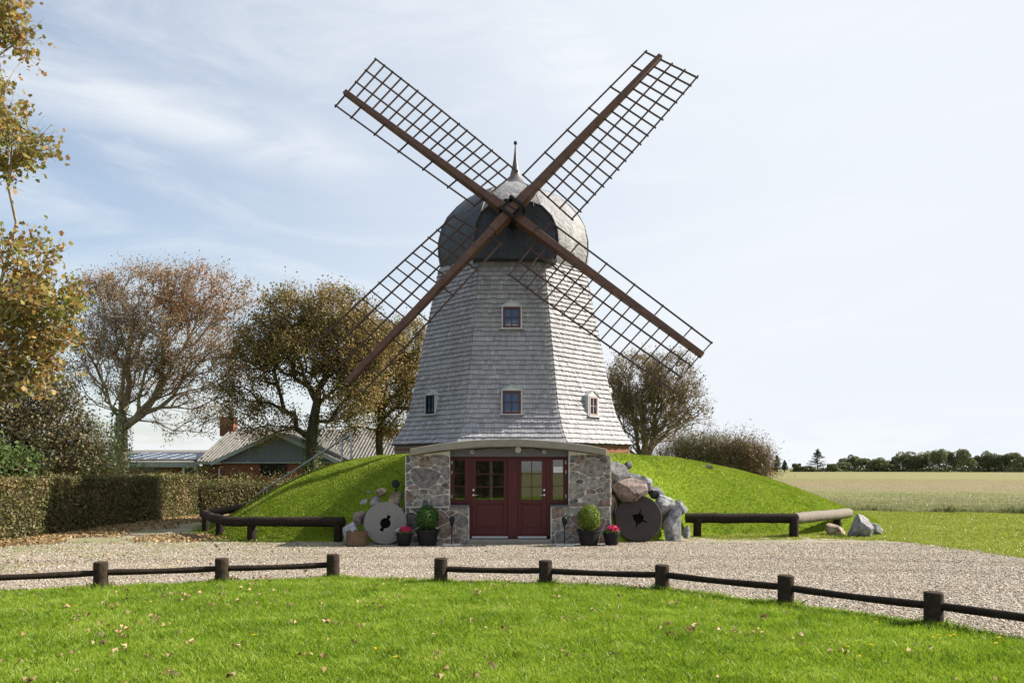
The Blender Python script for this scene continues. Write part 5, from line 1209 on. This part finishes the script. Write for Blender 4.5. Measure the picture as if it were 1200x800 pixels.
# grass and moss creeping into the gravel edge
ed = np.array(right_edge + [(12.4, 14.5), (16, 11)]); sl_2 = np.hypot(*np.diff(ed, axis=0).T); cm = np.concatenate([[0], np.cumsum(sl_2)]); ss = g.uniform(0, cm[-1], 30000)
P = np.stack([np.interp(ss, cm, ed[:, 0]), np.interp(ss, cm, ed[:, 1])], 1); P[:, 1] -= np.abs(g.normal(0, .55, len(P))) * (.6 + np.array([mnoise.noise(Vector((p[0] * 1.2, 0, 3))) for p in P])); P[:, 0] += g.normal(0, .1, len(P))
keep = np.array([mnoise.noise(Vector((p[0] * 2.5, p[1] * 2.5, 1))) for p in P]) > -.1; P = P[keep & in_view(P, 1)]
blades('edge_grass', P, np.full(len(P), .0), .03, .016, 45, M['grass_side'], .7)['label'] = 'sparse grass creeping into the gravel edge'
nw = 90000; P = np.stack([g.uniform(-13, 13, nw), g.uniform(13.5, 20, nw)], 1); pn = np.array([mnoise.noise(Vector((p[0] * .7, p[1] * 1.6, 31))) + .4 * mnoise.noise(Vector((p[0] * 4, p[1] * 4, 3))) for p in P])
lim = np.where(P[:, 0] < 0, .75 - .075 * np.clip(-P[:, 0] - 2, 0, 8) - .05 * (P[:, 1] - 14), .62 - .04 * (P[:, 1] - 14)); P = P[(pn > lim) & in_view(P, 1) & in_poly(P, YARD) & ~in_poly(P, LAWN) & (np.abs(P[:, 0]) > 2.8)]
blades('gravel_weeds', P, np.full(len(P), .0), .022, .012, 46, M['grass_side'], .9)['label'] = 'thin weeds and moss coming through the gravel'
# rough tall grass strip before the field
nq = 110000; q = g.uniform(0, 1, nq); P = np.stack([g.uniform(9, 48, nq), np.zeros(nq)], 1); bx_ = np.array([9, 13.5, 18, 24, 34, 44.]); by_ = np.array([37, 35.6, 33.2, 31.6, 29.6, 28.0]); y0_ = np.interp(P[:, 0], bx_, by_)
P[:, 1] = y0_ + q ** 1.7 * 30 + np.array([mnoise.noise(Vector((p[0] * .5, 0, 5))) * 1.3 + mnoise.noise(Vector((p[0] * 2.2, 0, 8))) * .6 for p in P]); tall = np.exp(-q * 4.5) * (1 + 1.6 * np.array([mnoise.noise(Vector((p[0] * .5, p[1] * .3, 9))) for p in P]))
P2k = g.uniform(0, 1, len(P)) < np.clip(1.15 - q * .9 + .5 * np.array([mnoise.noise(Vector((p[0] * .25, p[1] * .6, 2))) for p in P]), 0, 1); P = P[P2k]; tall = tall[P2k]
blades('rough_grass', P, np.full(len(P), -.02), .07 + .24 * tall, .02, 15, M['grass_rough'], .35, (.1, 0))['label'] = 'tall pale rough grass at the field edge'
g2 = rs(77); P = np.stack([g2.uniform(9, 75, 60000), 43 + 90 * g2.uniform(0, 1, 60000) ** 1.8], 1); P = P[in_view(P, 2)]
blades('field_stubble', P, np.full(len(P), -.03), .05, .025, 16, M['grass_rough'], .4)['label'] = 'low stubble and weeds in the field'
# loose gravel
def pebbles(name, P, size, seed):
    g = rs(seed); n = len(P); s = size * g.uniform(.5, 1.35, n) ; base = np.array([[1, 0, 0], [0, 1, 0], [-1, 0, 0], [0, -1, 0], [0, 0, .7], [0, 0, -.7]], float)
    a = g.uniform(0, 6.28, n); sx = s * g.uniform(.8, 1.5, n); sy = s * g.uniform(.6, 1.1, n); sz = s * g.uniform(.4, .8, n)
    L_ = base[None] + g.normal(0, .18, (n, 6, 3)); L_ = L_ * np.stack([sx, sy, sz], 1)[:, None]; c, s_ = np.cos(a)[:, None], np.sin(a)[:, None]
    V = np.stack([L_[..., 0] * c - L_[..., 1] * s_ + P[:, 0:1], L_[..., 0] * s_ + L_[..., 1] * c + P[:, 1:2], L_[..., 2] + (sz * .35)[:, None]], -1).reshape(-1, 3)
    f = np.array([[0, 1, 4], [1, 2, 4], [2, 3, 4], [3, 0, 4], [1, 0, 5], [2, 1, 5], [3, 2, 5], [0, 3, 5]]); o = np_obj(name, V, (np.arange(n)[:, None, None] * 6 + f[None]).reshape(-1, 3), M['pebble'], smooth=False); tag(o, kind='stuff'); return o
n = 260000; P = np.stack([g.uniform(-14, 14, n), 7.5 + 12.3 * g.uniform(0, 1, n) ** 1.5], 1)
P = P[in_view(P, 1) & ~in_poly(P, LAWN) & in_poly(P, YARD) & (mound_h(P) < .01) & ~((np.abs(P[:, 0] + .08) < 2.6) & (P[:, 1] > 19.45))]
pebbles('gravel_stones', P, .0145, 21)['label'] = 'loose pale gravel stones on the yard'
# fallen leaves
def fallen(name, P, Z, size, seed, label):
    g = rs(seed); up = np.tile([0, 0, 1.], (len(P), 1)); V, Q = leaf_cards(np.stack([P[:, 0], P[:, 1], Z + size * .25], 1), size, g, .35, .62, up, 1.5); o = np_obj(name, V, Q, M['fallen']); tag(o, label=label, kind='stuff')
n = 1500; P = np.stack([g.uniform(-9, 8, n), g.uniform(5.5, 13.2, n)], 1); cl = np.array([mnoise.noise(Vector((p[0] * 1.3, p[1] * 1.3, 2))) for p in P])
P = P[in_poly(P, LAWN) & (cl + g.uniform(-.35, .2, n) - P[:, 0] * .03 > .02)]; P = np.concatenate([P] + [P[:len(P) // 3] + g.normal(0, .035, (len(P) // 3, 2)) for _ in range(3)])
fallen('lawn_leaves', P, np.full(len(P), .048), .058, 31, 'scattered dry brown leaves on the front lawn')
n = 26000; P = np.stack([g.uniform(-12.8, -6.5, n), g.uniform(17, 31, n)], 1); k = P[:, 0] + 12.6 + np.maximum(0, 19.5 - P[:, 1]) * .5
wgt = np.where(P[:, 1] < 21, 1.1, 1.7) + .7 * np.array([mnoise.noise(Vector((p[0] * .8, p[1] * .8, 12))) for p in P])
near_b = np.hypot(P[:, 0] + 8.6, P[:, 1] - 20.8) < 1.5 * g.uniform(.2, 1, n)
P = P[((k < wgt * g.uniform(.7, 1.4, n)) | near_b) & (mound_h(P) < .08)]
fallen('leaf_litter', P, np.full(len(P), .012), .085, 32, 'thick litter of brown leaves along the hedge foot')
n = 500; P = np.stack([g.uniform(-11, 3, n), g.uniform(13, 20, n)], 1); P = P[(g.uniform(0, 1, n) < np.clip((-P[:, 0] - 1) / 8, .05, 1)) & ~in_poly(P, LAWN) & (mound_h(P) < .01)]
fallen('yard_leaves', P, np.full(len(P), .02), .07, 33, 'few dry leaves blown over the gravel yard')
# dandelions
def G2(px, py): d_ = (EYE - .06) * F / (py - HY); return ((px - 600) / F * d_, d_)
fl = [(1100, 744), (1113, 745), (1119, 744), (1170, 747), (1167, 754), (1026, 729), (1003, 752), (1021, 756), (1007, 769), (992, 758), (463, 770), (466, 769), (439, 760), (297, 744), (526, 695), (1094, 747)]
P = np.array([G2(*q_) for q_ in fl]); C = []
gg_ = rs(3)
for x, y in P: a_ = gg_.uniform(0, 6.28, 9); r_ = gg_.uniform(0, .018, 9); C.append(np.stack([x + np.cos(a_) * r_, y + np.sin(a_) * r_, .065 + gg_.uniform(0, .008, 9)], 1))
V, Q = leaf_cards(np.concatenate(C), .026, gg_, .8, .8, np.tile([0, 0, 1.], (9 * len(P), 1))); o = np_obj('lawn_flowers', V, Q, M['petal_yellow']); tag(o, label='tiny yellow dandelions in the front lawn', kind='stuff')
